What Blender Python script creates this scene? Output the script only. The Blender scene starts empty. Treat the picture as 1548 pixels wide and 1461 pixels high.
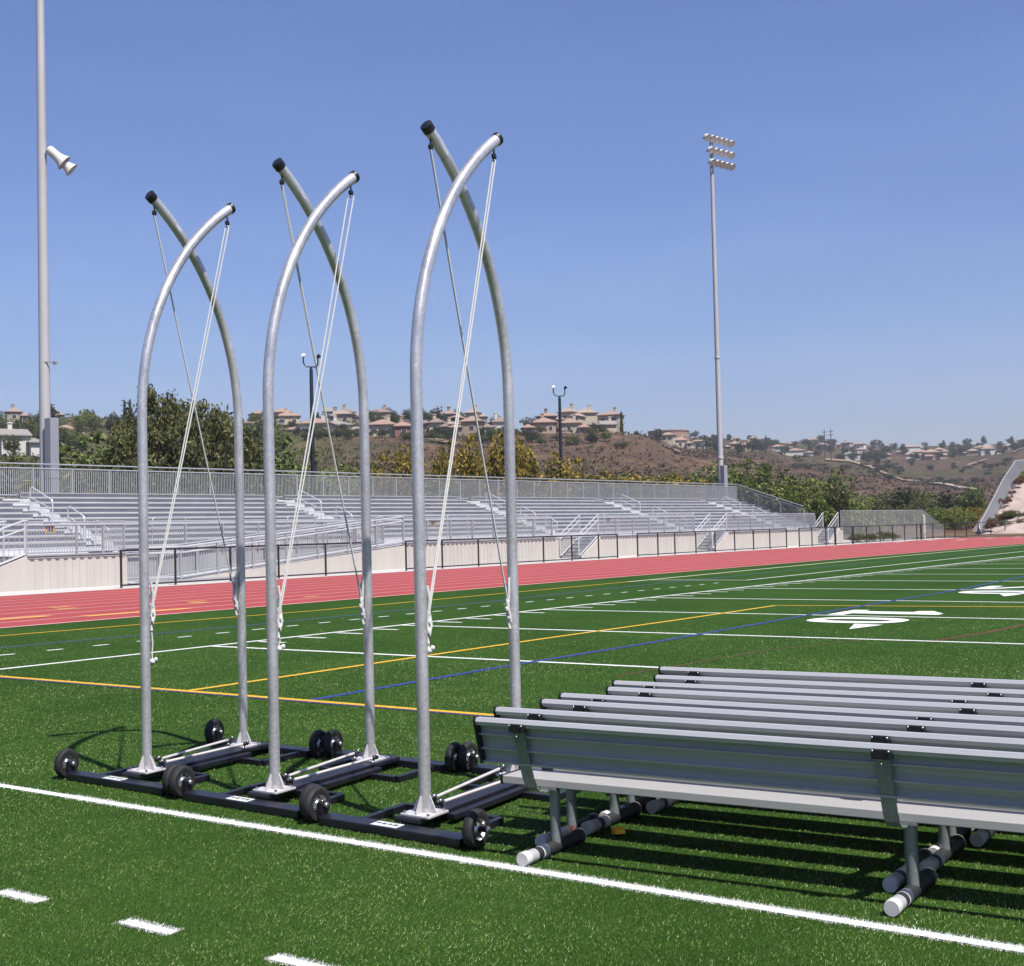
ALB=0.635; SKY_STRENGTH=0.055; SUN_STRENGTH=5.0; EXPOSURE=0.79; BLADES=940000; HAZE=0.00015
import bpy, math, random
import numpy as np
from mathutils import Vector, Matrix, noise as mnoise
random.seed(7); rng = np.random.default_rng(11)
SC = bpy.context.scene
COL = SC.collection
PI = math.pi
R = math.radians

# ------------------------------------------------------------------ camera model (solved from the field markings)
YAW, PIT, ROLL, FOC, CAMH, CX = R(-35.89592973), R(1.98147062), R(-1.3629033), 2009.61532, 1.73497389, 777.436
CAM = np.array([16.2798148, -14.219201, CAMH])
_f = np.array([math.sin(YAW)*math.cos(PIT), math.cos(YAW)*math.cos(PIT), math.sin(PIT)])
_r = np.array([math.cos(YAW), -math.sin(YAW), 0.0]); _u = np.cross(_r, _f)
_c, _s = math.cos(ROLL), math.sin(ROLL)
FWD, RGT, UPV = _f, _c*_r+_s*_u, -_s*_r+_c*_u
def ray(px, py):
    return FWD*FOC+RGT*(px-CX)-UPV*(py-730.5)
def at(px, py, d):
    """world point seen at photo pixel (px,py), d metres away over the ground"""
    v = ray(px, py); return CAM+v*(d/math.hypot(v[0], v[1]))
def gnd(px, py, z=0.0):
    v = ray(px, py); return CAM+v*((z-CAMH)/v[2])
def onx(px, py, X):
    v = ray(px, py); return CAM+v*((X-CAM[0])/v[0])
def proj(p):
    d = np.asarray(p, float)-CAM; z = d@FWD
    return CX+FOC*(d@RGT)/z, 730.5-FOC*(d@UPV)/z, z

# ------------------------------------------------------------------ mesh builder
class MB:
    def __init__(s, xf=None): s.v=[]; s.f=[]; s.sm=[]; s.xf=xf
    def add(s, vs, fs, smooth=False):
        b=len(s.v); s.v.extend([tuple(map(float,p)) for p in vs])
        s.f.extend([tuple(i+b for i in f) for f in fs]); s.sm.extend([smooth]*len(fs)); return s
    def box(s, c, d, ax=None):
        hx,hy,hz=d[0]/2,d[1]/2,d[2]/2
        P=[(-hx,-hy,-hz),(hx,-hy,-hz),(hx,hy,-hz),(-hx,hy,-hz),(-hx,-hy,hz),(hx,-hy,hz),(hx,hy,hz),(-hx,hy,hz)]
        if ax is not None:
            X,Y,Z=[Vector(a) for a in ax]; P=[tuple(X*p[0]+Y*p[1]+Z*p[2]) for p in P]
        P=[(p[0]+c[0],p[1]+c[1],p[2]+c[2]) for p in P]
        return s.add(P,[(0,3,2,1),(4,5,6,7),(0,1,5,4),(1,2,6,5),(2,3,7,6),(3,0,4,7)])
    def b2(s, a, b):
        return s.box([(a[i]+b[i])/2 for i in range(3)],[abs(b[i]-a[i]) for i in range(3)])
    def bar(s, p0, p1, w, h, up=(0,0,1)):
        p0,p1=Vector(p0),Vector(p1); d=p1-p0; L=d.length; X=d.normalized(); u=Vector(up)
        Y=u.cross(X)
        if Y.length<1e-5: Y=Vector((1,0,0)).cross(X)
        Y.normalize(); Z=X.cross(Y); return s.box((p0+p1)/2,(L,w,h),(X,Y,Z))
    def tube(s, pts, r, n=10, cap=True, smooth=True):
        pts=[Vector(p) for p in pts]; m=len(pts)
        rs=r if isinstance(r,(list,tuple)) else [r]*m
        t=[(pts[min(i+1,m-1)]-pts[max(i-1,0)]).normalized() for i in range(m)]
        ref=Vector((0,0,1)) if abs(t[0].z)<.9 else Vector((1,0,0))
        nx=t[0].cross(ref).normalized(); vs=[];
        for i in range(m):
            nx=(nx-t[i]*nx.dot(t[i])).normalized(); ny=t[i].cross(nx)
            for k in range(n):
                a=2*PI*k/n; vs.append(pts[i]+(nx*math.cos(a)+ny*math.sin(a))*rs[i])
        fs=[(i*n+k,i*n+(k+1)%n,(i+1)*n+(k+1)%n,(i+1)*n+k) for i in range(m-1) for k in range(n)]
        s.add(vs,fs,smooth)
        if cap:
            b=len(s.v)-len(vs)
            s.f.append(tuple(b+k for k in reversed(range(n)))); s.sm.append(False)
            s.f.append(tuple(b+(m-1)*n+k for k in range(n))); s.sm.append(False)
        return s
    def cyl(s, p0, p1, r, n=14, r1=None): return s.tube([p0,p1],[r,r if r1 is None else r1],n)
    def lathe(s, c, axis, prof, n=28, smooth=True):
        """prof: (radius, offset along axis)"""
        A=Vector(axis).normalized(); ref=Vector((0,0,1)) if abs(A.z)<.9 else Vector((1,0,0))
        U=A.cross(ref).normalized(); W=A.cross(U); c=Vector(c); m=len(prof)
        vs=[c+A*o+(U*math.cos(2*PI*k/n)+W*math.sin(2*PI*k/n))*r for r,o in prof for k in range(n)]
        fs=[(i*n+k,i*n+(k+1)%n,(i+1)*n+(k+1)%n,(i+1)*n+k) for i in range(m-1) for k in range(n)]
        return s.add(vs,fs,smooth)
    def sph(s, c, r, n=10, m=6, sc=(1,1,1)):
        vs=[];
        for i in range(m+1):
            th=PI*i/m
            for k in range(n):
                a=2*PI*k/n; vs.append((c[0]+r*sc[0]*math.sin(th)*math.cos(a),c[1]+r*sc[1]*math.sin(th)*math.sin(a),c[2]+r*sc[2]*math.cos(th)))
        return s.add(vs,[(i*n+k,(i+1)*n+k,(i+1)*n+(k+1)%n,i*n+(k+1)%n) for i in range(m) for k in range(n)],True)
    def prism(s, poly, x0, x1, axis='x'):
        """closed polygon in the two other axes, extruded along axis"""
        n=len(poly)
        def P(a,t): return {'x':(t,a[0],a[1]),'y':(a[0],t,a[1]),'z':(a[0],a[1],t)}[axis]
        vs=[P(a,x0) for a in poly]+[P(a,x1) for a in poly]
        return s.add(vs,[(i,(i+1)%n,n+(i+1)%n,n+i) for i in range(n)]+[tuple(reversed(range(n))),tuple(range(n,2*n))])
    def build(s, name, m, parent=None, bevel=0.0):
        vs=s.v if s.xf is None else [s.xf(*p) for p in s.v]
        me=bpy.data.meshes.new(name); me.from_pydata(vs,[],s.f); me.update()
        me.polygons.foreach_set('use_smooth',s.sm); me.materials.append(m)
        if any(s.sm): me.set_sharp_from_angle(angle=R(42))
        o=bpy.data.objects.new(name,me); COL.objects.link(o)
        if parent is not None: o.parent=parent
        if bevel:
            b=o.modifiers.new('b','BEVEL'); b.width=bevel; b.segments=2; b.limit_method='ANGLE'; b.angle_limit=R(40)
        return o
def tag(o, label=None, cat=None, group=None, kind=None):
    if label: o['label']=label
    if cat: o['category']=cat
    if group: o['group']=group
    if kind: o['kind']=kind
    return o
def thing(name, label, cat, loc=(0,0,0), rz=0.0, group=None):
    o=bpy.data.objects.new(name,None); COL.objects.link(o); o.location=loc; o.rotation_euler=(0,0,rz)
    o.empty_display_size=.2
    return tag(o,label,cat,group)
def npmesh(name, V, F, m, parent=None, smooth=False, col=None):
    """V (n,3), F (k,3|4) numpy"""
    me=bpy.data.meshes.new(name); V=np.asarray(V,np.float32); F=np.asarray(F,np.int32); k=F.shape[1]
    me.vertices.add(len(V)); me.vertices.foreach_set('co',V.ravel())
    me.loops.add(F.size); me.loops.foreach_set('vertex_index',F.ravel())
    me.polygons.add(len(F)); me.polygons.foreach_set('loop_start',np.arange(0,F.size,k,dtype=np.int32))
    me.polygons.foreach_set('use_smooth',np.full(len(F),smooth,bool))
    if col is not None:
        a=me.color_attributes.new('Col','FLOAT_COLOR','POINT'); c=np.ones((len(V),4),np.float32); c[:,:3]=col
        a.data.foreach_set('color',c.ravel())
    me.update(); me.validate(); me.materials.append(m)
    o=bpy.data.objects.new(name,me); COL.objects.link(o)
    if parent is not None: o.parent=parent
    return o
def copy_tree(o, parent=None):
    c=o.copy(); COL.objects.link(c)
    if parent is not None: c.parent=parent
    for ch in [x for x in o.children if True]: copy_tree(ch,c)
    return c

# ------------------------------------------------------------------ materials
def newmat(name):
    m=bpy.data.materials.new(name); m.use_nodes=True; nt=m.node_tree; b=nt.nodes['Principled BSDF']; return m,nt,b
def noise_node(nt, scale, detail=4, rough=.55, coord='Object', vscale=None):
    tc=nt.nodes.new('ShaderNodeTexCoord'); n=nt.nodes.new('ShaderNodeTexNoise')
    n.inputs['Scale'].default_value=scale; n.inputs['Detail'].default_value=detail; n.inputs['Roughness'].default_value=rough
    src=tc.outputs[coord]
    if vscale:
        mp=nt.nodes.new('ShaderNodeMapping'); mp.inputs['Scale'].default_value=vscale; nt.links.new(src,mp.inputs[0]); src=mp.outputs[0]
    nt.links.new(src,n.inputs['Vector']); return n
def ramp(nt, fac, stops):
    r=nt.nodes.new('ShaderNodeValToRGB'); e=r.color_ramp.elements
    while len(e)<len(stops): e.new(.5)
    for i,(p,c) in enumerate(stops): e[i].position=p; e[i].color=(*c,1)
    nt.links.new(fac,r.inputs[0]); return r
def M(name, c, rough=.6, metal=0.0, var=.15, scale=6.0, bump=0.0, bscale=40.0, vscale=None, spec=.5, coord='Object'):
    c=tuple(x*ALB for x in c)
    m,nt,b=newmat(name); b.inputs['Roughness'].default_value=rough; b.inputs['Metallic'].default_value=metal
    b.inputs['Specular IOR Level'].default_value=spec
    n=noise_node(nt,scale,5,.6,coord,vscale); lo=tuple(x*(1-var) for x in c); hi=tuple(min(1,x*(1+var)) for x in c)
    r=ramp(nt,n.outputs['Fac'],[(.3,lo),(.7,hi)]); nt.links.new(r.outputs[0],b.inputs['Base Color'])
    if bump:
        n2=noise_node(nt,bscale,4,.6,coord,vscale); bp=nt.nodes.new('ShaderNodeBump'); bp.inputs['Strength'].default_value=bump; bp.inputs['Distance'].default_value=.01
        nt.links.new(n2.outputs['Fac'],bp.inputs['Height']); nt.links.new(bp.outputs[0],b.inputs['Normal'])
    return m
def vcol_mat(name, rough=.7, spec=.3, trans=0.0):
    m,nt,b=newmat(name); a=nt.nodes.new('ShaderNodeVertexColor'); a.layer_name='Col'
    nt.links.new(a.outputs[0],b.inputs['Base Color']); b.inputs['Roughness'].default_value=rough; b.inputs['Specular IOR Level'].default_value=spec
    return m
def galv(name, c, rough=.38, metal=.85):
    c=tuple(x*(.80 if metal>.3 else .66) for x in c)
    m,nt,b=newmat(name); b.inputs['Metallic'].default_value=metal
    v=nt.nodes.new('ShaderNodeTexVoronoi'); v.inputs['Scale'].default_value=55; tc=nt.nodes.new('ShaderNodeTexCoord'); nt.links.new(tc.outputs['Object'],v.inputs['Vector'])
    n=noise_node(nt,2.2,6,.65)
    mx=nt.nodes.new('ShaderNodeMix'); mx.data_type='FLOAT'; mx.inputs[0].default_value=.3
    nt.links.new(n.outputs['Fac'],mx.inputs[2]); nt.links.new(v.outputs['Color'],mx.inputs[3])
    r=ramp(nt,mx.outputs[0],[(.3,tuple(x*.78 for x in c)),(.7,tuple(min(1,x*1.15) for x in c))]); nt.links.new(r.outputs[0],b.inputs['Base Color'])
    r2=ramp(nt,n.outputs['Fac'],[(.35,(rough-.08,)*3),(.65,(rough+.14,)*3)]); nt.links.new(r2.outputs[0],b.inputs['Roughness'])
    return m
MT={}
MT['galv']=galv('galvanised_steel',(.66,.645,.66),.33,.62)
MT['plate']=galv('galvanised_plate',(.72,.69,.70),.45,.2)
MT['galv_dull']=galv('dull_galvanised',(.42,.44,.47),.48,.6)
MT['alu']=M('anodised_aluminium',(.70,.69,.685),.36,.32,.11,3,.12,260,(.02,1,1))
MT['alu_seat']=M('aluminium_plank',(.58,.57,.565),.45,.25,.07,3,.06,200,(.03,1,1))
MT['stand']=M('bleacher_aluminium',(.56,.56,.575),.50,.15,.10,.9)
MT['stand_dark']=M('bleacher_riser',(.72,.72,.735),.6,.1,.12,.9)
MT['rail']=M('rail_aluminium',(.60,.61,.64),.42,.5,.05,2)
MT['rail_bright']=M('polished_handrail',(.80,.81,.83),.35,.4,.04,2)
MT['picket']=M('picket_aluminium',(.62,.63,.66),.5,.4,.05,2)
MT['black_steel']=M('black_powder_coat',(.012,.011,.018),.38,0,.4,9,.08,120,spec=.5)
MT['rubber']=M('tyre_rubber',(.012,.012,.013),.75,0,.3,20,.25,160)
MT['black_plastic']=M('black_plastic',(.012,.012,.014),.45,0,.2,20)
MT['chrome']=M('zinc_hub',(.62,.62,.62),.3,.9,.15,30)
MT['label']=M('white_label',(.78,.78,.76),.5,0,.05,10)
MT['ink']=M('label_ink',(.12,.12,.13),.6,0,.1,10)
MT['rope']=M('white_rope',(.80,.79,.75),.8,0,.10,60,.5,220)
MT['rod']=M('white_rod',(.78,.74,.70),.35,.2,.12,12)
MT['pvc']=M('white_tape',(.72,.70,.69),.5,0,.06,20)
MT['pvc_grey']=M('grey_tape',(.45,.45,.47),.5,0,.1,20)
MT['foam']=M('black_foam_sleeve',(.020,.021,.026),.6,0,.3,20,.2,120)
MT['leg']=galv('dark_galvanised_leg',(.30,.33,.33),.5,.6)
MT['concrete']=M('pale_concrete',(.60,.575,.54),.85,0,.08,.8,.1,20)
MT['tan']=M('tan_panel',(.60,.555,.505),.75,0,.06,1.2,vscale=(1,1.6,.25))
MT['tan_dark']=M('panel_trim',(.16,.13,.11),.7,0,.1,2)
MT['black_fence']=M('black_fence_pipe',(.020,.012,.016),.5,0,.2,3)
MT['white_pole']=M('galvanised_pole',(.545,.54,.55),.5,.12,.09,.35)
MT['pole_grey']=M('grey_cabinet',(.36,.37,.41),.5,.15,.06,2)
MT['lamp_white']=M('white_enamel',(.78,.80,.78),.4,0,.05,8)
MT['lamp_glass']=M('lamp_glass',(.88,.82,.80),.3,0,.1,8)
MT['lamp_black']=M('lamp_post_black',(.012,.013,.02),.4,0,.2,2)
MT['white_paint']=M('horn_white',(.78,.77,.72),.45,0,.08,3)
MT['orange']=M('orange_plastic',(1.4,.70,.03),.45,0,.1,20)
MT['red']=M('red_rag',(.16,.016,.012),.8,0,.2,20)
MT['yellow_sign']=M('yellow_sign',(.66,.42,.12),.5,0,.08,5)
MT['red_sign']=M('red_sign',(.45,.06,.03),.5,0,.08,5)
MT['bark']=M('bark',(.10,.07,.05),.9,0,.3,6,.3,20)
def mesh_infill(name, c, dens):
    m,nt,b=newmat(name); b.inputs['Base Color'].default_value=(*c,1); b.inputs['Roughness'].default_value=.6
    t=nt.nodes.new('ShaderNodeBsdfTransparent'); mx=nt.nodes.new('ShaderNodeMixShader'); out=nt.nodes['Material Output']
    if dens>.05:   # far away a woven mesh is an even veil
        mx.inputs[0].default_value=dens*2.6; nt.links.new(t.outputs[0],mx.inputs[1]); nt.links.new(b.outputs[0],mx.inputs[2]); nt.links.new(mx.outputs[0],out.inputs['Surface']); return m
    tc=nt.nodes.new('ShaderNodeTexCoord')
    def wav(rot):
        mp=nt.nodes.new('ShaderNodeMapping'); mp.inputs['Rotation'].default_value=rot
        w=nt.nodes.new('ShaderNodeTexWave'); w.wave_type='BANDS'; w.bands_direction='Z'; w.inputs['Scale'].default_value=14.0
        nt.links.new(tc.outputs['Object'],mp.inputs[0]); nt.links.new(mp.outputs[0],w.inputs['Vector']); return w
    a=wav((R(45),0,0)); bb=wav((R(-45),0,0))
    mxx=nt.nodes.new('ShaderNodeMath'); mxx.operation='MAXIMUM'; nt.links.new(a.outputs['Fac'],mxx.inputs[0]); nt.links.new(bb.outputs['Fac'],mxx.inputs[1])
    g=nt.nodes.new('ShaderNodeMath'); g.operation='GREATER_THAN'; g.inputs[1].default_value=1-dens; nt.links.new(mxx.outputs[0],g.inputs[0])
    nt.links.new(g.outputs[0],mx.inputs[0]); nt.links.new(t.outputs[0],mx.inputs[1]); nt.links.new(b.outputs[0],mx.inputs[2]); nt.links.new(mx.outputs[0],out.inputs['Surface'])
    return m
MT['wire_black']=mesh_infill('black_chain_link',(.02,.015,.02),.0015)
MT['wire_grey']=mesh_infill('grey_chain_link',(.30,.31,.30),.12)
# ------------------------------------------------------------------ sky, sun, camera
SUN=Vector((.575,-.19,1.0)).normalized()
w=bpy.data.worlds.new('World'); SC.world=w; w.use_nodes=True; nt=w.node_tree
bg=nt.nodes['Background']; sky=nt.nodes.new('ShaderNodeTexSky'); sky.sky_type='NISHITA'; sky.sun_disc=False
sky.sun_elevation=math.asin(SUN.z); sky.sun_rotation=math.atan2(SUN.x,SUN.y)
sky.air_density=1.25; sky.dust_density=1.1; sky.ozone_density=4.0; sky.altitude=50
wb=nt.nodes.new('ShaderNodeMix'); wb.data_type='RGBA'; wb.blend_type='MULTIPLY'; wb.inputs[0].default_value=1; wb.inputs[7].default_value=(.95,.975,1.36,1)   # white balance
tcw=nt.nodes.new('ShaderNodeTexCoord'); mpw=nt.nodes.new('ShaderNodeMapping'); mpw.inputs['Scale'].default_value=(2.0,2.0,11.0); nw=nt.nodes.new('ShaderNodeTexNoise'); nw.inputs['Scale'].default_value=1.7; nw.inputs['Detail'].default_value=6
nt.links.new(tcw.outputs['Generated'],mpw.inputs[0]); nt.links.new(mpw.outputs[0],nw.inputs['Vector'])
rw=ramp(nt,nw.outputs['Fac'],[(.42,(1,1,1)),(.70,(1.10,1.075,1.03))]); mw=nt.nodes.new('ShaderNodeMix'); mw.data_type='RGBA'; mw.blend_type='MULTIPLY'; mw.inputs[0].default_value=1   # faint high wisps
nt.links.new(sky.outputs[0],mw.inputs[6]); nt.links.new(rw.outputs[0],mw.inputs[7]); nt.links.new(mw.outputs[2],wb.inputs[6]); nt.links.new(wb.outputs[2],bg.inputs[0]); bg.inputs[1].default_value=SKY_STRENGTH
sl=bpy.data.lights.new('sun','SUN'); sl.energy=SUN_STRENGTH; sl.angle=R(.53); sl.color=(1,.96,.90)
so=bpy.data.objects.new('sun',sl); COL.objects.link(so); so.rotation_euler=SUN.to_track_quat('Z','Y').to_euler()
cd=bpy.data.cameras.new('camera'); co=bpy.data.objects.new('camera',cd); COL.objects.link(co); SC.camera=co
cd.lens=FOC/1548*36; cd.sensor_width=36; cd.clip_start=.1; cd.clip_end=6000; cd.shift_x=-(CX-774)/1548
co.matrix_world=Matrix(((RGT[0],UPV[0],-FWD[0],CAM[0]),(RGT[1],UPV[1],-FWD[1],CAM[1]),(RGT[2],UPV[2],-FWD[2],CAM[2]),(0,0,0,1)))
SC.view_settings.view_transform='Standard'; SC.view_settings.look='None'; SC.view_settings.gamma=1; SC.view_settings.exposure=EXPOSURE
SC.cycles.max_bounces=6; SC.cycles.transparent_max_bounces=24

# ------------------------------------------------------------------ turf, track, paths
def turf_mat():
    m,nt,b=newmat('turf'); b.inputs['Roughness'].default_value=.9; b.inputs['Specular IOR Level'].default_value=.08
    big=noise_node(nt,.35,3,.55); fine=noise_node(nt,70,4,.75); mid=noise_node(nt,5,4,.65)
    r1=ramp(nt,fine.outputs['Fac'],[(.28,(.009,.027,.003)),(.50,(.020,.053,.006)),(.68,(.032,.076,.010)),(.82,(.056,.103,.021))])
    r2=ramp(nt,big.outputs['Fac'],[(.3,(.74,.80,.70)),(.7,(1.22,1.16,1.15))]); r3=ramp(nt,mid.outputs['Fac'],[(.3,(.82,.85,.80)),(.7,(1.15,1.12,1.1))])
    m1=nt.nodes.new('ShaderNodeMix'); m1.data_type='RGBA'; m1.blend_type='MULTIPLY'; m1.inputs[0].default_value=1
    m2=nt.nodes.new('ShaderNodeMix'); m2.data_type='RGBA'; m2.blend_type='MULTIPLY'; m2.inputs[0].default_value=1
    nt.links.new(r1.outputs[0],m1.inputs[6]); nt.links.new(r2.outputs[0],m1.inputs[7]); nt.links.new(m1.outputs[2],m2.inputs[6]); nt.links.new(r3.outputs[0],m2.inputs[7])
    nt.links.new(m2.outputs[2],b.inputs['Base Color'])
    bp=nt.nodes.new('ShaderNodeBump'); bp.inputs['Strength'].default_value=.55; bp.inputs['Distance'].default_value=.02
    nt.links.new(fine.outputs['Fac'],bp.inputs['Height']); nt.links.new(bp.outputs[0],b.inputs['Normal']); return m
TURF=turf_mat()
def sheet(name, x0, x1, y0, y1, z, m, kind='structure'):
    o=MB().add([(x0,y0,z),(x1,y0,z),(x1,y1,z),(x0,y1,z)],[(0,1,2,3)]).build(name,m); tag(o,kind=kind); return o
TX0,TX1=-7.62,-21.35
sheet('turf',TX0,75,-70,150,0.0,TURF)
TRK=M('red_track_rubber',(.38,.045,.042),.85,0,.12,.6,.25,220)
sheet('track',TX1,TX0,-70,150,.004,TRK)
sheet('concrete_path',-35.2,TX1,-70,150,.008,MT['concrete'])
WHITE=(.80,.81,.78); YEL=(.72,.42,.02); BLUE=(.015,.045,.22); DBLUE=(.014,.048,.040); PURP=(.045,.03,.12); RED=(.11,.022,.010); CREAM=(.62,.60,.42)
SEG=[]   # (name, polyline, width, colour)
SEG.append(('end_line',[(-40,-8.69),(60,-8.69)],.105,WHITE))
for k in range(-9,12): SEG.append(('dashed_line',[(10.29+k*.955,-10.355),(10.29+.335+k*.955,-10.355)],.095,WHITE))
SEG.append(('yellow_goal_line',[(-4,-4.24),(45,-4.30)],.10,YEL)); SEG.append(('purple_line',[(-4,-4.325),(45,-4.385)],.07,PURP))
SEG.append(('sideline',[(0,-8.69),(0,100)],.11,WHITE))
for k in range(0,21): SEG.append(('yard_line',[(0.05,k*4.572),(50,k*4.572)],.105,WHITE))
for k in range(1,100):
    if k%5: SEG.append(('hash_mark',[(.12,k*.9144),(.72,k*.9144)],.10,WHITE))
SEG.append(('yellow_box_line',[(4.45,-4.2),(4.36,0),(4.32,3),(4.35,7),(4.28,11.62)],.10,YEL)); SEG.append(('yellow_box_line',[(4.28,11.62),(9.13,12.31),(14,12.9)],.10,YEL))
SEG.append(('blue_line',[(6.354,-4.2),(6.25,-.98),(6.28,3.23),(6.1,9.15),(5.99,18.3),(5.52,25.8),(5.1,45)],.11,BLUE))
SEG.append(('red_line',[(8.1,-1.0),(8.22,.36),(8.34,2.35),(8.77,3.9),(9.2,4.9)],.05,(.10,.05,.015))); SEG.append(('red_line',[(9.95,4.7),(10.19,6.2),(10.3,7.92),(10.5,12)],.10,RED))
SEG.append(('yellow_boundary',[(-6.2,-9),(-5.70,0),(-5.48,2.98),(-5.0,7.5),(-5.12,14.1),(-5.28,21.5)],.10,YEL))
SEG.append(('coach_box_line',[(-5.28,21.5),(-5.97,39.8),(-6.6,71),(-7.0,120)],.16,CREAM))
SEG.append(('coach_box_line',[(-1.86,22.86),(-5.3,22.86)],.1,WHITE)); SEG.append(('coach_box_line',[(-1.9,22.9),(-2.2,45),(-2.6,90)],.10,WHITE))
for k in range(-6,28): SEG.append(('dashed_line',[(-2.0,-2.45+k*.865),(-1.98,-2.17+k*.865)],.09,WHITE))
SEG.append(('dark_blue_line',[(-3.6,-6),(-3.0,3),(-3.06,11.4),(-3.6,18),(-4.2,40),(-4.8,90)],.30,DBLUE))
linemat={}
def line_mat(c):
    c=tuple(x*.70 for x in c)
    if c not in linemat:
        m,nt,b=newmat('line_paint'); b.inputs['Roughness'].default_value=.8; n=noise_node(nt,90,4,.75)
        r=ramp(nt,n.outputs['Fac'],[(.28,tuple(x*.62 for x in c)),(.5,c),(.8,tuple(min(1,x*1.08) for x in c))]); nt.links.new(r.outputs[0],b.inputs['Base Color'])
        bp=nt.nodes.new('ShaderNodeBump'); bp.inputs['Strength'].default_value=.4; bp.inputs['Distance'].default_value=.01; nt.links.new(n.outputs['Fac'],bp.inputs['Height']); nt.links.new(bp.outputs[0],b.inputs['Normal'])
        linemat[c]=m
    return linemat[c]
def strip(mb, pts, w, z):
    for i in range(len(pts)-1):
        a,b=Vector((*pts[i],0)),Vector((*pts[i+1],0)); d=(b-a).normalized(); n=Vector((-d.y,d.x,0))*w/2
        if i<len(pts)-2: b=b+d*.0
        mb.add([(p.x,p.y,z) for p in (a-n,b-n,b+n,a+n)],[(0,1,2,3)])
layers={}
zl={'yard_line':.0038,'hash_mark':.0042,'sideline':.0046,'end_line':.0050,'yellow_box_line':.0054,'blue_line':.0058,'coach_box_line':.0062,'red_line':.0034,'dark_blue_line':.0030,'yellow_boundary':.0066,'dashed_line':.0042,'yellow_goal_line':.0050,'purple_line':.0044}
for nme,pl,wd,c in SEG: strip(layers.setdefault((nme,c),MB()),pl,wd-(.034 if pl[0][1]<-8 and pl[-1][1]<-8 else 0),zl[nme])
for (nme,c),mb in layers.items(): tag(mb.build(nme,line_mat(c)),kind='structure')
# field numbers: 10 and 20, heights along X, read from the far sideline
def ring(mb, cx, cy, a, b, ia, ib, z, n=48, p=2.6):
    def se(a,b,t): c,s=math.cos(t),math.sin(t); return (cx+a*math.copysign(abs(c)**(2/p),c),cy+b*math.copysign(abs(s)**(2/p),s))
    vs=[(*se(a,b,2*PI*k/n),z) for k in range(n)]+[(*se(ia,ib,2*PI*k/n),z) for k in range(n)]
    mb.add(vs,[(k,(k+1)%n,n+(k+1)%n,n+k) for k in range(n)])
def poly(mb, pts, z):
    mb.add([(x,y,z) for x,y in pts],[tuple(range(len(pts)))])
ten=MB(); ring(ten,7.45,8.08,.86,.66,.58,.23,.0072)
poly(ten,[(6.38,9.28),(6.70,9.28),(6.70,9.72),(7.75,9.72),(8.32,9.72),(8.32,10.02),(7.92,10.68),(7.66,10.60),(7.66,10.32),(6.70,10.32),(6.70,10.66),(6.38,10.66)],.0072)
tag(ten.build('field_number',line_mat(WHITE)),kind='structure')
ar=MB(); poly(ar,[(8.05,6.2),(8.24,7.19),(7.71,7.28)],.0072); poly(ar,[(7.78,15.75),(7.97,16.55),(7.44,16.62)],.0072)
tag(ar.build('field_arrow',line_mat(WHITE)),kind='structure')
tw=MB(); ring(tw,7.2,17.3,.86,.62,.58,.22,.0072)
strip(tw,[(6.36,18.72),(6.36,20.22)],.32,.0072); strip(tw,[(6.45,18.80),(7.35,20.0)],.34,.0074); strip(tw,[(7.25,20.02),(7.85,20.02)],.34,.0076); strip(tw,[(7.88,20.1),(7.88,18.8)],.34,.0078); strip(tw,[(7.95,18.86),(7.5,18.86)],.30,.0080)
tag(tw.build('field_number',line_mat(WHITE)),kind='structure')
# track lanes
lm=MB(); PINK=(.78,.43,.40)
for k in range(10):
    X=TX0+(TX1-TX0)*k/9.0+(-.06 if k==0 else .06 if k==9 else 0)
    if k<9: strip(lm,[(X,-70),(X,150)],.10 if k else .14,.0085)
tag(lm.build('lane_line',line_mat(PINK)),kind='structure')
tm=MB()
for (px,py) in [(0,938),(222,926)]:
    g=gnd(px,py); strip(tm,[(g[0]-.2,g[1]-1.6),(g[0]-.1,g[1]+1.3)],.42,.0125)
for k in range(16):
    g=gnd(*[(90,919),(297,910),(470,903),(1100,832),(1155,829),(1185,831),(1230,826),(1258,829),(1300,824),(1340,826),(1395,819),(1440,819),(1485,815),(1515,812),(100,921),(300,912)][k]); strip(tm,[(g[0],g[1]-.3),(g[0],g[1]+.3)],.25,.0125)
tag(tm.build('track_mark',line_mat((.75,.36,.10))),kind='structure')
wm=MB()
for px,py in [(1310,821.5),(1360,820),(1408,817.5),(1453,816.5),(1497,814),(1540,812.5)]:
    g=gnd(px,py); strip(wm,[(g[0],g[1]-1.2),(g[0],g[1]+1.2)],.5,.0165)
tag(wm.build('exchange_mark',line_mat((.75,.62,.58))),kind='structure')

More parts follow.
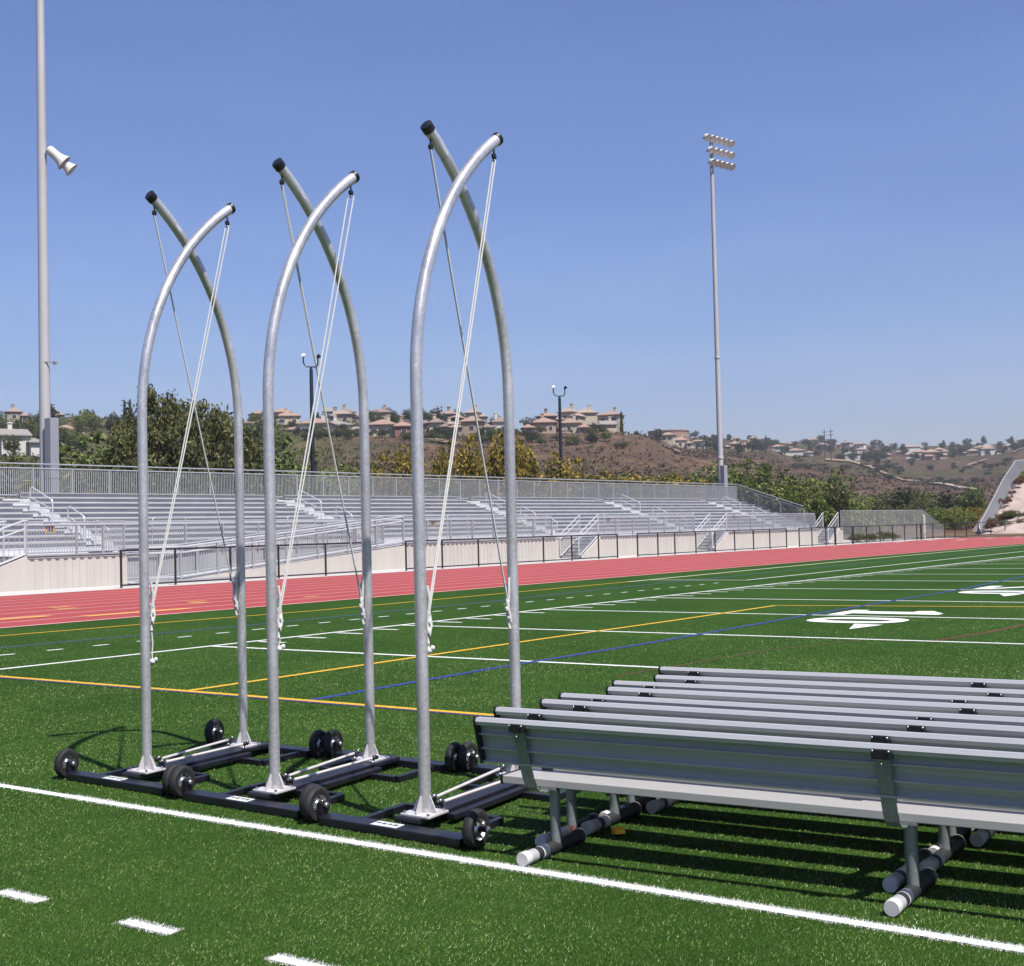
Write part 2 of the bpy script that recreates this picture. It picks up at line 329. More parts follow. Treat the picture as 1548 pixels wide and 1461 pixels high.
# ------------------------------------------------------------------ artificial grass blades close to the camera
def blades(n):
    d0,d1=4.3,30.0
    u=rng.random(n); a=.55   # more blades per square metre close by
    dep=(d0**a+(d1**a-d0**a)*u)**(1/a); sx=(rng.random(n)-.5)*1.30*1548/FOC*dep
    fx,fy=FWD[0],FWD[1]; h=math.hypot(fx,fy); fx/=h; fy/=h
    X=CAM[0]+fx*dep+fy*sx; Y=CAM[1]+fy*dep-fx*sx
    k=(X>TX0+.05)&(rng.random(n)>np.clip((dep-11)/19,0,1)); X,Y,dep=X[k],Y[k],dep[k]; n=len(X)
    # the painted fibres of the two nearest lines stand as thick as the green ones
    ex=[np.c_[rng.uniform(8.5,15.5,22000),rng.uniform(-8.69-.062,-8.69+.062,22000)]]
    for nme,pl,wd,c in SEG:
        if nme=='dashed_line' and pl[0][1]<-9 and 9<pl[0][0]<14: ex.append(np.c_[rng.uniform(pl[0][0]-.012,pl[1][0]+.012,1600),rng.uniform(pl[0][1]-.058,pl[0][1]+.058,1600)])
    ex=np.concatenate(ex); X=np.r_[X,ex[:,0]]; Y=np.r_[Y,ex[:,1]]; dep=np.r_[dep,np.full(len(ex),7.0)]; n=len(X)
    hgt=rng.uniform(.006,.015,n); wid=rng.uniform(.0010,.0022,n)*np.clip(dep/7,.9,2.2); th=rng.uniform(0,2*PI,n); ln=rng.normal(0,.55,(n,2))*hgt[:,None]+np.array([.002,.003])
    V=np.zeros((n,3,3)); dx,dy=np.cos(th)*wid,np.sin(th)*wid
    V[:,0]=np.c_[X-dx,Y-dy,np.full(n,.001)]; V[:,1]=np.c_[X+dx,Y+dy,np.full(n,.001)]; V[:,2]=np.c_[X+ln[:,0],Y+ln[:,1],hgt]
    t=rng.random(n); patch=np.array([mnoise.noise(Vector((x*.55,y*.55,0)))*.5+mnoise.noise(Vector((x*2.3,y*2.3,4)))*.35 for x,y in zip(X,Y)])
    g0=np.array([.018,.040,.008]); g1=np.array([.118,.174,.044]); g2=np.array([.21,.25,.13])
    col=(g0+(g1-g0)*t[:,None])*rng.uniform(.45,1.65,(n,1)); br=rng.random(n)<.05; col[br]=g2*rng.uniform(.8,1.5,(br.sum(),1)); col*=(1+1.0*patch)[:,None]*np.stack([1+.25*patch,np.ones(n),1+.35*patch],1)
    for nme,pl,wd,c in SEG:
        if nme in ('dark_blue_line',): continue
        for i in range(len(pl)-1):
            a0,b0=np.array(pl[i]),np.array(pl[i+1]); d=b0-a0; L=np.hypot(*d); d=d/L
            if min(a0[1],b0[1])>6: continue
            s=(X-a0[0])*d[0]+(Y-a0[1])*d[1]; q=np.abs((X-a0[0])*d[1]-(Y-a0[1])*d[0])
            hit=(s>-.008+rng.normal(0,.006,n))&(s<L+.008+rng.normal(0,.006,n))&(q<wd/2+rng.normal(0,.009,n)); col[hit]=.72*np.array(c)*rng.uniform(.8,1.1,(hit.sum(),1))
    F=np.arange(3*n).reshape(n,3)
    o=npmesh('grass',V.reshape(-1,3),F,vcol_mat('turf_blades',.7,.14),col=np.repeat(col,3,0)); tag(o,'short artificial grass blades of the football field','grass',kind='stuff'); return o
blades(BLADES)
# ------------------------------------------------------------------ wheeled frames with crossed curved poles
ZB=.085                                   # top of the cross beam
def pole_pts(L, far):
    """path of one pole in (y,z): straight, then bent over the opposite side"""
    Rb,z0=1.97,2.62; pts=[(0,ZB+.01),(0,.9),(0,1.8),(0,2.3),(0,z0)]
    for k in range(1,19):
        a=R(56.5)*k/18; pts.append((Rb*(1-math.cos(a)),z0+Rb*math.sin(a)))
    return pts
def wheel(root, x, y, side, xf):
    c=(x,y,.107); r=.107; w=.033
    t=MB(xf).lathe(c,(1,0,0),[(.058,-w*.8),(.076,-w),(.095,-w*.95),(.105,-w*.6),(.1075,-w*.2),(.1075,w*.2),(.105,w*.6),(.095,w*.95),(.076,w),(.058,w*.8)],32).build('wheel',MT['rubber'],root)
    h=MB(xf).lathe(c,(1,0,0),[(.0,-.030),(.044,-.028),(.056,-.022),(.060,-.030),(.060,.029),(.056,.020),(.046,.010),(.036,.016),(.028,.028),(0,.028)],24)
    for k in range(5):
        a=2*PI*k/5; h.cyl((x+.02,y+.046*math.cos(a),.112+.046*math.sin(a)),(x+.032,y+.046*math.cos(a),.112+.046*math.sin(a)),.006,6)
    h.build('hub',MT['chrome'],t)
    MB(xf).cyl((x-.03,y,.112),(x+.075,y,.112),.017,12).build('axle',MT['black_plastic'],t)
    MB(xf).sph((x+.083,y,.112),.018,10,6).build('axle_nut',MT['chrome'],t)
def make_cart(label, N, ys, knots):
    root=thing('rolling_pole_frame',label,'wheeled frame',(N[0],N[1],0),0,'wheeled pole frames standing side by side')
    L=1.15
    def xf(x,y,z): return (x-.125*y*ys, y*ys-.033*x, z)      # the frames stand slightly racked, as measured
    yn,yf=-.20,L+.27
    for y,inward in ((yn,1),(yf,-1)):
        rl=MB(xf).b2((-.60,y-.062,.004),(.50,y+.062,.054)).build('rail',MT['black_steel'],root,.006)
        s=MB(xf).b2((-.185,y-.050,.0545),(.015,y+.035,.0565)).build('sticker',MT['label'],rl)
        k=MB(xf)
        for q in range(4): k.b2((-.17+.045*q,y-.012-.008*(q%2),.0567),(-.14+.045*q,y+.012,.0575))
        k.build('print',MT['ink'],s)
        # U-shaped loop of flat bar lying on the turf behind the rail
        yi=y+inward*.50; lo=MB(xf)
        e=.062*inward
        for x in (-.36,.40): lo.b2((x-.022,min(y+e,yi),.004),(x+.022,max(y+e,yi),.044))
        lo.b2((-.338,yi-.022,.005),(.378,yi+.022,.043)); lo.build('loop_bar',MT['black_steel'],root,.004)
        # small axle lugs at the rail ends
        for x,sx in ((-.622,-1),(.520,1)): MB(xf).b2((x-.022,y-.03,.03),(x+.022,y+.03,.125)).build('axle_lug',MT['black_steel'],root,.004)
        for x in (-.672,.572): wheel(root,x,y,1,xf)
    MB(xf).b2((-.095,-.13,.0545),(.095,L+.20,ZB)).build('cross_beam',MT['black_steel'],root,.006)
    MB(xf).b2((.10,.14,.03),(.165,L-.12,.066)).build('side_beam',MT['black_steel'],root,.006)
    for far in (0,1):
        xo=-.043 if far else .043
        def P(y,z,dx=0.0): return (xo+dx+y*(-.055 if far else .110), (L-y/ys) if far else y/ys, z)   # each pole bends square to the rails
        py=L if far else 0.0
        pl=MB(xf).b2((xo-.115,py-.10,ZB),(xo+.105,py+.10,ZB+.013)).build('base_plate',MT['plate'],root,.002)
        for sx in (-.095,.085):
            for sy in (-.08,.08): MB(xf).cyl((xo+sx,py+sy,ZB+.013),(xo+sx,py+sy,ZB+.025),.010,6).build('bolt',MT['chrome'],pl)
        for k in range(4):
            a=PI/4*0+k*PI/2; c,s_=math.cos(a),math.sin(a); g=MB(xf)
            t=.004; n=(-s_*t,c*t)
            A=[(.033,ZB+.013),(.090,ZB+.013),(.088,ZB+.024),(.040,ZB+.112),(.033,ZB+.112)]
            vs=[(xo+c*r+n[0],py+s_*r+n[1],z) for r,z in A]+[(xo+c*r-n[0],py+s_*r-n[1],z) for r,z in A]; m=len(A)
            g.add(vs,[(i,(i+1)%m,m+(i+1)%m,m+i) for i in range(m)]+[tuple(reversed(range(m))),tuple(range(m,2*m))]); g.build('gusset',MT['plate'],pl)
        pp=pole_pts(L,far); pole=MB(xf).tube([P(y,z) for y,z in pp],.0382,20).build('pole',MT['galv'],root)
        (y1,z1),(y0,z0)=pp[-1],pp[-2]; d=Vector((y1-y0,z1-z0)).normalized()
        e=Vector((y1,z1)); cl_=.035 if far else .014; c0,c1=e-d*cl_,e+d*.022
        MB(xf).tube([P(*c0),P(*(e-d*(cl_-.002))),P(*(e+d*.018)),P(*c1)],[.0415,.043,.043,.037],20).build('end_cap',MT['black_plastic'],pole)
        # pulley hanging under the pole tip
        q=e-d*.070; nb=Vector((d.y,-d.x)); q=q+nb*.040
        pu=MB(xf); pu.tube([P(q.x,q.y+.01),P(q.x,q.y-.022)],.006,8); pu.lathe(P(q.x,q.y-.044,-.010),(1,0,0),[(0,0),(.015,0),(.021,.003),(.017,.010),(.021,.017),(.015,.020),(0,.020)],16)
        pb=pu.build('pulley',MT['black_plastic'],pole)
        MB(xf).sph(P(q.x,q.y-.072),.010,8,6).build('swivel',MT['chrome'],pb)
        # rope: two strands from the pulley to the cleat on the own pole, loops, a knot and a hanging tail
        zc,gap,tail=knots[far]; top=(q.x,q.y-.07); bot=(.062,zc)
        ro=MB(xf)
        for sg in (-1,1):
            pts=[]
            for k in range(17):
                t=k/16; y=top[0]+(bot[0]-top[0])*t; z=top[1]+(bot[1]-top[1])*t; sag=.012*math.sin(PI*t)
                g=gap*(1-t)+.008*t; pts.append(P(y+sg*g*.35+sag*.4,z,sg*g*.5))
            ro.tube(pts,.0053,7)
        rp=ro.build('rope',MT['rope'],root)
        kn=MB(xf); y=.056
        kn.tube([P(y,zc+.19,.006),P(y+.012,zc+.11,.012),P(y+.004,zc,.0),P(y+.01,zc-.07,-.01),P(y,zc-.15,.004)],.010,8)
        kn.tube([P(y-.006,zc+.15,-.016),P(y+.022,zc+.06,-.006),P(y+.022,zc-.04,.016),P(y+.004,zc-.10,.02),P(y-.004,zc-.04,.0)],.009,8)
        for q2,(dy,dz) in enumerate([(.012,.03),(.02,-.02),(.008,-.075)]): kn.sph(P(y+dy,zc+dz,.004*(q2-1)),.019,8,6,(1,1,1.3))
        kn.build('knot',MT['rope'],rp)
        if tail:
            tl=MB(xf); tl.tube([P(y,zc-.14),P(y+.008,zc-.14-tail*.4,.004),P(y+.004,zc-.14-tail*.8),P(y+.006,zc-.14-tail)],.0065,7)
            tl.sph(P(y+.008,zc-.15-tail,.0),.024,8,6,(1.1,1.1,.9)); tl.sph(P(y+.02,zc-.135-tail,.022),.016,8,6); tl.sph(P(y-.006,zc-.17-tail,-.018),.017,8,6)
            tl.build('rope_tail',MT['rope'],rp)
        cl=MB(xf); cl.tube([P(.048,zc-.10),P(.070,zc-.04),P(.070,zc+.05),P(.048,zc+.11)],.006,8); cl.build('cleat',MT['galv_dull'],root)
    # two white tensioning rods with black knuckles lying over the beam
    for i,(x0,y0,x1,y1,z0,z1) in enumerate(((.035,.20,.10,L-.16,.115,.130),(-.055,.24,-.13,L-.10,.125,.135))):
        rd=MB(xf).cyl((x0,y0,z0),(x1,y1,z1),.0105,12).build('rod',MT['rod'],root)
        d=Vector((x1-x0,y1-y0,z1-z0)).normalized()
        k1=MB(xf); k2=MB(xf)
        for o in (-.030,-.055): k1.sph((x0+d.x*o,y0+d.y*o,z0+d.z*o+(.006 if o<-.05 else 0)),.020,10,6)
        for o in (.026,.050): k2.sph((x1+d.x*o,y1+d.y*o,z1+d.z*o),.017,10,6)
        k1.cyl((x0,y0-.02,z0),(x0,y0-.02,ZB),.007,8); k2.cyl((x1,y1+.02,z1),(x1,y1+.02,ZB),.007,8)
        k1.build('knuckle',MT['black_plastic'],rd); k2.build('knuckle',MT['black_plastic'],rd)
        for q3,rr in (((x0-d.x*.046+.012,y0-d.y*.046,z0+.016),.012),((x1+d.x*.045+.01,y1+d.y*.045,z1+.014),.011),((x1+.02,y1-.015,ZB+.02),.014)): MB(xf).sph(q3,rr,8,5).build('clip',MT['chrome'],rd)
    return root
make_cart('crossed pole frame on wheels farthest left, its right pole tail hanging low, beside no bench',(8.53,-8.09),.97,((1.22,.022,.22),(1.26,.020,.0)))
make_cart('crossed pole frame on wheels in the middle between the other two frames',(9.87,-8.14),1.02,((1.21,.034,.07),(1.22,.030,.0)))
make_cart('crossed pole frame on wheels nearest the stacked aluminium benches',(11.19,-8.21),1.09,((1.22,.014,.04),(1.22,.012,.0)))

# ------------------------------------------------------------------ aluminium benches nested one behind the other
BL=4.45; LEGX=(.29,2.19,4.09)
def make_bench(label):
    root=thing('team_bench',label,'bench',(0,0,0),0,'aluminium benches nested in a row')
    # back plank: hollow extrusion seen from behind, leaning away from the seat
    def lean(p,z): # p measured outwards (to the rear), z up
        y=-.215-(z-.50)*.27; return (y-p,z)
    prof=[]
    outer=[(.0,.500),(.036,.500),(.036,.509),(.004,.513),(.004,.570),(.030,.573),(.030,.581),(.004,.584),(.004,.648),(.030,.651),(.030,.659),(.004,.662),(.004,.702),(.040,.705),(.043,.725),(.028,.745),(.0,.745)]
    prof=[lean(a,b) for a,b in outer]
    bk=MB().prism(prof,0,BL).build('backrest',MT['alu'],root)
    for x in (-.012,BL-.002):
        q=[lean(-.004,.495),lean(.044,.495),lean(.046,.728),lean(.030,.749),lean(-.004,.750)]; MB().prism(q,x,x+.014).build('end_cap',MT['black_plastic'],bk)
    st=MB().prism([(-.065,.358),(.185,.358),(.185,.400),(-.065,.400)],0,BL).build('seat',MT['alu_seat'],root,.004)
    for x in (-.012,BL-.002): MB().prism([(-.068,.355),(.188,.355),(.188,.403),(-.068,.403)],x,x+.014).build('end_cap',MT['black_plastic'],st)
    for lx in LEGX:
        MB().cyl((lx,0,.04),(lx,0,.345),.0285,16).build('leg',MT['leg'],root)
        MB().b2((lx-.045,-.07,.345),(lx+.045,.18,.357)).build('seat_plate',MT['leg'],root)
        # curved flat bracket from under the seat up the back
        path=[(-.02,.338),(-.075,.340),(-.125,.352),(-.165,.382),(-.190,.43),(-.212,.49),(-.236,.56),(-.262,.64),(-.280,.706)]
        w=.034; t=.008; br=MB()
        for i in range(len(path)-1):
            (ya,za),(yb,zb)=path[i],path[i+1]
            br.bar((lx-.03,ya-.028,za),(lx-.03,yb-.028,zb),.07,.012,up=(1,0,0)) if False else br.add(
              [(lx-.03-w,ya-.03,za),(lx-.03+w,ya-.03,za),(lx-.03+w,yb-.03,zb),(lx-.03-w,yb-.03,zb),(lx-.03-w,ya-.03+t,za+t),(lx-.03+w,ya-.03+t,za+t),(lx-.03+w,yb-.03+t,zb+t*.4),(lx-.03-w,yb-.03+t,zb+t*.4)],
              [(0,1,2,3),(7,6,5,4),(0,3,7,4),(1,5,6,2),(0,4,5,1),(3,2,6,7)],False)
        bo=br.build('bracket',MT['leg'],root)
        y,z=lean(.050,.708); MB().b2((lx-.073,y-.012,z-.026),(lx+.013,y+.028,z+.018)).build('bracket_cap',MT['black_plastic'],bo,.004)
        for q in ((lx-.066,y-.014,z+.010),(lx+.006,y-.014,z+.010),(lx-.03,y-.004,z-.048)): MB().sph(q,.006,8,5).build('screw',MT['chrome'],bo)
        # ground pipe with foam sleeve, tape bands and end caps
        r=.036
        ft=MB().cyl((lx,-.27,r),(lx,.25,r),.034,18).build('foot',MT['foam'],root)
        MB().lathe((lx,-.345,r+.002),(0,1,0),[(0,0),(.034,0),(.0375,.004),(.0375,.050),(.033,.053),(0,.053)],20).build('cap',MT['pvc'],ft)
        MB().cyl((lx,-.29,r),(lx,-.225,r),.0352,18).build('grey_band',MT['pvc_grey'],ft)
        MB().cyl((lx,-.175,r),(lx,-.115,r),.0355,18).build('white_band',MT['pvc'],ft)
        MB().lathe((lx,.215,r+.001),(0,1,0),[(.034,0),(.042,.004),(.042,.040),(.030,.046),(0,.046)],20).build('collar',MT['black_plastic'],ft)
        MB().lathe((lx,.252,r+.001),(0,1,0),[(.040,0),(.0428,.002),(.0428,.007),(.040,.009)],20).build('rim',MT['pvc'],ft)
    return root
BX=[((11.947,-8.603),.066,'front bench of the row, its whole backrest seen from behind, nearest the white end line'),
 ((11.808,-8.239),.064,'second bench from the front, tucked close behind the front bench backrest'),
 ((11.847,-7.843),.055,'third bench from the front of the nested row, its end below the rear pole'),
 ((11.790,-7.562),.060,'fourth bench from the front of the nested row'),
 ((11.884,-7.183),.072,'fifth bench from the front, fourth from the far side of the row'),
 ((11.743,-6.883),.078,'third bench from the far side of the nested row'),
 ((11.826,-6.494),.075,'second farthest bench of the row, just before the last one'),
 ((11.596,-6.029),.072,'farthest bench of the row, its end touching the white yard line in view')]
b0=make_bench(BX[0][2])
for i,((lx,ly),rz,lab) in enumerate(BX):
    o=b0 if i==0 else copy_tree(b0)
    o.location=(lx-.28*math.sin(rz),ly+.28*math.cos(rz),0); o.rotation_euler=(0,0,rz); o['label']=lab
g=gnd(935,1258,.02); t=MB(); t.prism([(-.035,.0),(.04,-.012),(.045,.022),(.01,.034),(-.03,.024)],-.03,.03,'x')
o=t.build('plastic_tag',MT['orange'],None,.004); o.location=(g[0],g[1],.014); o.rotation_euler=(0,0,.9); tag(o,'small bright orange plastic tag lying under the front bench','tag')
g=gnd(866,1256,.05); t=MB(); t.tube([(0,-.022,.0),(.01,-.01,.02),(.004,.012,.035),(-.01,.024,.012)],[.006,.010,.010,.005],8); o=t.build('rag',MT['red']); o.location=(g[0],g[1],.032); tag(o,'dark red rag on the foot pipe behind the front bench leg','rag')
# ------------------------------------------------------------------ bleachers
BY0,BY1=-22.0,85.6
AIS=[-12.9,2.6,18.1,33.4,48.9,64.3,79.6]; XR0,TR,RI=-26.3,.68,.235; NR=10
bl=thing('bleachers','long grey aluminium grandstand with tan skirt panels behind the red track','grandstand',(0,0,0))
def cuts(y0,y1,holes):
    out=[]; y=y0
    for a,b in holes:
        if b<=y0 or a>=y1: continue
        if a>y: out.append((y,a))
        y=max(y,b)
    if y<y1: out.append((y,y1))
    return out
holes=[(a-.62,a+.62) for a in AIS]
for r in range(NR):
    xa=XR0-TR*r; z=1.20+RI*r
    MB().b2((xa,BY0,z-.05),(xa-TR,BY1,z)).build('foot_deck',MT['stand'],bl)
    rs=MB().b2((xa-TR+.004,BY0,z+.002),(xa-TR-.012,BY1,z+RI-.052)).build('riser',MT['stand_dark'],bl)
    s=MB(); b=MB()
    for a,c in cuts(BY0,BY1,holes):
        s.b2((xa-TR+.06,a,z+.40),(xa-TR-.20,c,z+.44)); b.b2((xa-TR-.02,a,z+RI+.0),(xa-TR-.035,c,z+.40))
        y=a+.9
        while y<c: s.b2((xa-TR-.05,y-.03,z+RI),(xa-TR-.11,y+.03,z+.40)); y+=1.9
    s.build('seat_plank',MT['alu_seat'],bl); b.build('back_panel',MT['stand_dark'],bl)
for a in AIS:
    if a<10: continue
    for r in range(NR):
        xa=XR0-TR*r; z=1.20+RI*r
        MB().b2((xa-TR+.03,a-.56,z+RI*.5-.035),(xa-TR+.33,a+.56,z+RI*.5)).b2((xa-TR-.30,a-.56,z+RI+.002),(xa-TR+.0,a+.56,z+RI+.02)).build('aisle_step',MT['rail_bright'],bl)
def zrow(x): return 1.20+RI*max(0,(XR0-x)/TR)
for a in AIS:
    if a<10: continue
    for xu,xl in ((-31.5,-30.0),(-29.0,-27.95),(-27.25,-26.45)):
        h=MB(); zu,zl_=zrow(xu)+.92,zrow(xl)+.86; zl_=min(zl_,zu)
        h.tube([(xu,a,zrow(xu)-.1),(xu,a,zu-.10),(xu+.03,a,zu-.02),(xu+.12,a,zu),(xl-.10,a,zl_+.03),(xl-.02,a,zl_-.02),(xl,a,zl_-.12),(xl,a,zrow(xl)-.1)],.028,8)
        h.tube([(xu,a,zu-.42),(xl,a,zl_-.38)],.022,8); h.build('handrail',MT['rail_bright'],bl)
for (p0,p1) in ((230,281),(434,476),(676,707),(913,935),(1047,1066)):
    ya,yb=onx(p0,780,-26.05)[1],onx(p1,780,-26.05)[1]; h=MB()
    h.tube([(-26.05,ya,1.2),(-26.05,ya,2.40),(-26.05,ya+.06,2.50),(-26.05,ya+.14,2.53),(-26.05,yb-.14,2.53),(-26.05,yb-.06,2.50),(-26.05,yb,2.40),(-26.05,yb,1.2)],.026,8)
    h.tube([(-26.05,ya,2.14),(-26.05,yb,2.14)],.022,8); h.build('front_handrail',MT['rail_bright'],bl)
# walkway deck and tan skirt
STAIRS=[(9.9,13.2),(48.4,50.35),(64.45,66.45),(83.75,85.7)]
deck=MB(); deck.b2((-25.9,BY0,1.14),(XR0,86.0,1.20))
for a,c in cuts(BY0,86.0,[(8.2,13.2),(17.4,33.2),(45.8,50.35),(62.0,66.45),(81.3,85.7)]): deck.b2((-24.55,a,1.14),(-25.9,c,1.20))
deck.build('walkway',MT['stand'],bl)
sk=MB(); ribs=MB(); tr=MB(); tr2=MB()
for a,c in cuts(BY0,86.3,[(8.2,13.2),(17.4,33.2),(45.8,50.35),(62.0,66.45),(81.3,85.7)]):
    sk.b2((-24.46,a,.01),(-24.56,c,1.10)); MB().b2((-24.44,a,1.10),(-24.57,c,1.135)).build('skirt_trim',MT['rail'],bl); MB().b2((-24.44,a,1.175),(-24.56,c,1.235)).build('deck_nosing',MT['rail'],bl)
    y=a+.30
    while y<c: ribs.b2((-24.452,y-.008,.03),(-24.462,y+.008,1.09)); y+=.305
for a,c in ((8.2,13.2),(45.8,50.35),(62.0,66.45),(81.3,85.7)): sk.b2((-25.93,a,.01),(-25.98,c,1.10))
for a,c in STAIRS:
    n=1; a0=a+.25; b=len(sk.v)
    sk.prism([(a,.01),(c-.002,.01),(c-.002,1.19),(a,.10)],-24.56,-24.46,'x')
sk.prism([(20.0,.01),(33.2,.01),(33.2,1.08),(20.0,.06)],-24.56,-24.46,'x')
for q in (0,1): MB().b2((-25.93,17.4,.01),(-25.98,33.2,1.10)).build('inner_panel',MT['stand'],bl) if q else None
sk.build('skirt_panel',MT['tan'],bl); ribs.build('panel_rib',M('panel_seam',(.53,.485,.44),.8,0,.05,1),bl); pass
fr=MB()
for a,c in cuts(BY0,86.3,[(8.2,13.2),(17.4,33.2),(45.8,50.35),(62.0,66.45),(81.3,85.7)]):
    y=a+.1
    while y<c: fr.b2((-24.43,y,1.055),(-24.459,y+.16,1.098)); y+=.34
fr.build('corrugated_edge',MT['tan_dark'],bl)
# guard rails with upright pickets
def guard(name, pts, h0, h1, posts, parent, pick=.10, pw=.010, top2=None, mats=('rail','picket'), lowgap=.0):
    """pts: two ends (x,y,z of the foot); h0,h1: heights of lower and upper infill rail; top2: height of an upper handrail"""
    p0,p1=Vector(pts[0]),Vector(pts[1]); d=p1-p0; L=d.length; hz=Vector((d.x,d.y,0)); n=max(1,int(L/pick))
    up=Vector((0,0,1)); g=MB(); hd=hz.normalized(); nrm=Vector((-hd.y,hd.x,0))
    for h in ([h0,h1]+([top2] if top2 else [])): g.tube([p0+up*h,p1+up*h],.032 if h!=h0 else .028,8)
    rail=g.build(name,MT[mats[0]],parent)
    pk=MB()
    for i in range(n+1):
        q=p0+d*(i/n); a=q+up*h0; b=q+up*h1; pk.add([a-hd*pw,a+hd*pw,b+hd*pw,b-hd*pw],[(0,1,2,3)]); pk.add([a-nrm*pw,a+nrm*pw,b+nrm*pw,b-nrm*pw],[(0,1,2,3)])
    pk.build('picket_infill',MT[mats[1]],rail)
    for t in posts:
        q=p0+d*t; MB().b2((q.x-.035,q.y-.035,q.z-.05),(q.x+.035,q.y+.035,q.z+h1+(.0))).build('post',MT[mats[0]],rail)
    return rail
xb=XR0-TR*NR-.15
ys=[]; y=85.56
while y>BY0: ys.append(y); y-=1.945
guard('back_guardrail',((xb,BY0,3.45),(xb,85.56,3.45)),.20,1.34,[(q-BY0)/(85.56-BY0) for q in ys],bl,.0975,.020,1.53)
ex=-26.0
guard('end_guardrail',((xb,85.62,3.45),(ex,82.4,1.42)),.20,1.34,[.33,.66,1.0],bl,.0975,.016,1.53)
def fguard(y0,y1,x=-24.62,z=1.2,p=.11): guard('front_guardrail',((x,y0,z),(x,y1,z)),.10,1.06,[i/max(1,round((y1-y0)/1.9)) for i in range(max(1,round((y1-y0)/1.9))+1)],bl,p,.016,1.17)
fguard(13.25,17.4); fguard(33.3,45.7); fguard(50.4,61.9); fguard(66.5,81.2); fguard(-20,8.2)
fguard(17.4,33.2,-25.85)
# stairs up to the walkway
def stairs(a,c,label_part='stair'):
    n=6; st=MB()
    for k in range(n):
        y0=a+(c-a)*k/n; z=1.2*(k+1)/n; st.b2((-24.62,y0,z-.03),(-25.84,y0+(c-a)/n+.05,z)); st.b2((-24.62,y0,z-.2),(-25.84,y0+.012,z-.06))
    s=st.build('stair',MT['stand'],bl)
    for x,nm in ((-24.60,'stair_rail'),(-25.86,'stair_rail')):
        h=MB(); h.tube([(x,a-.12,.20),(x,a-.12,1.28),(x,a,1.40),(x,c-.05,2.42),(x,c+.1,2.42)],.036,8); h.tube([(x,a-.05,1.10),(x,c,2.14)],.030,8); h.tube([(x,c,1.2),(x,c,2.40)],.032,8)
        h.tube([(x,a-.05,.16),(x,c,1.26)],.040,8); q=h.build(nm,MT['rail_bright'],s)
        pk=MB(); m=16
        for i in range(m+1):
            y=a+(c-a)*i/m; z=.18+1.08*i/m; pk.box((x,y,z+.46),(.014,.016,.92))
        pk.build('picket_infill',MT['picket'],q)
for a,c in STAIRS: stairs(a,c)
# ramp
rp=thing('wheelchair_ramp','sloping aluminium ramp with double rails rising along the front of the grandstand','ramp',(0,0,0))
MB().prism([(17.6,.03),(20.0,.05),(33.2,1.12),(33.2,1.20),(20.0,.13),(17.6,.06)],-24.58,-25.84,'x').build('ramp_deck',MT['stand'],rp)
for x in (-24.56,-25.80):
    h=MB()
    for o in (1.30,1.08,.14): h.tube([(x,18.1,.05+o),(x,20.2,.06+o),(x,33.2,1.14+o)],.040 if o>1 else .035,8)
    q=h.build('ramp_rail',MT['rail_bright' if x>-25 else 'rail'],rp)
    for k in range(9):
        y=18.1+k*1.89; z=.06+max(0,y-20.2)*.0835; MB().b2((x-.04,y-.04,z-.02),(x+.04,y+.04,z+1.30)).build('post',MT['rail'],q)
    pk=MB(); y=18.2
    while y<33.1:
        z=.06+max(0,y-20.2)*.0835; pk.box((x,y,z+.62),(.015,.015,.95)); y+=.13
    pk.build('picket_infill',MT['picket'],q)
sb=MB().b2((-24.40,18.1,.02),(-24.54,23.0,.10)).build('kick_plate',MT['rail'],rp)
# yellow warning signs hung on the front guard rail
for (px,py),lab in zip([(75.5,801),(654.5,791.5),(919,787),(1109,782)],['yellow and red sign on the grandstand rail above the leftmost stair','yellow and red sign on the grandstand rail beside the nearest pole of the rightmost frame','orange sign on the guard rail right of the middle stair','orange sign on the guard rail right of the third stair']):
    p=onx(px,py,-24.67); s=MB().b2((p[0]-.012,p[1]-.19,p[2]-.12),(p[0]+.012,p[1]+.19,p[2]+.13)).build('warning_sign',MT['yellow_sign']); tag(s,lab,'sign',group=None)
    MB().b2((p[0]+.013,p[1]-.16,p[2]+.03),(p[0]+.017,p[1]+.16,p[2]+.10)).build('red_band',MT['red_sign'],s)
    MB().b2((p[0]+.013,p[1]-.10,p[2]-.07),(p[0]+.017,p[1]+.10,p[2]+.02)).build('print',MT['ink'],s)

# ------------------------------------------------------------------ black track fence in sections
def fence(name, label, ys, x=-22.0, h=1.30, thick=(), fence_m='black_fence', wire='wire_black', r=.042, z0=.03, group='black fence sections along the track'):
    f=thing(name,label,'fence',(x,ys[0],z0),0,group); L=ys[-1]-ys[0]
    for y in ys: MB().cyl((0,y-ys[0],-.02),(0,y-ys[0],h),r*(1.9 if any(abs(y-t)<.05 for t in thick) else 1.0),10).build('post',MT[fence_m],f)
    MB().cyl((0,0,h-.02),(0,L,h-.02),r*.85,8).build('top_rail',MT[fence_m],f); MB().cyl((0,0,.07),(0,L,.07),r*.7,8).build('bottom_rail',MT[fence_m],f)
    MB().add([(0.0,0,.08),(0.0,L,.08),(0.0,L,h-.03),(0.0,0,h-.03)],[(0,1,2,3)]).build('wire_mesh',MT[wire],f); return f
fence('chain_link_fence','black chain link fence section in front of the ramp, leftmost of the four',[15.23,17.61,20.24,22.73,25.37,27.9])
fence('chain_link_fence','black chain link fence section behind the rightmost pole frame, ending right of the second stair',[30.41,32.94,35.65,38.41,41.05,43.64,46.24,48.17])
fence('chain_link_fence','black chain link fence section in front of the third stair, between two gaps',[50.33,52.62,54.61,57.21,59.7,62.38,65.08,67.56,70.2])
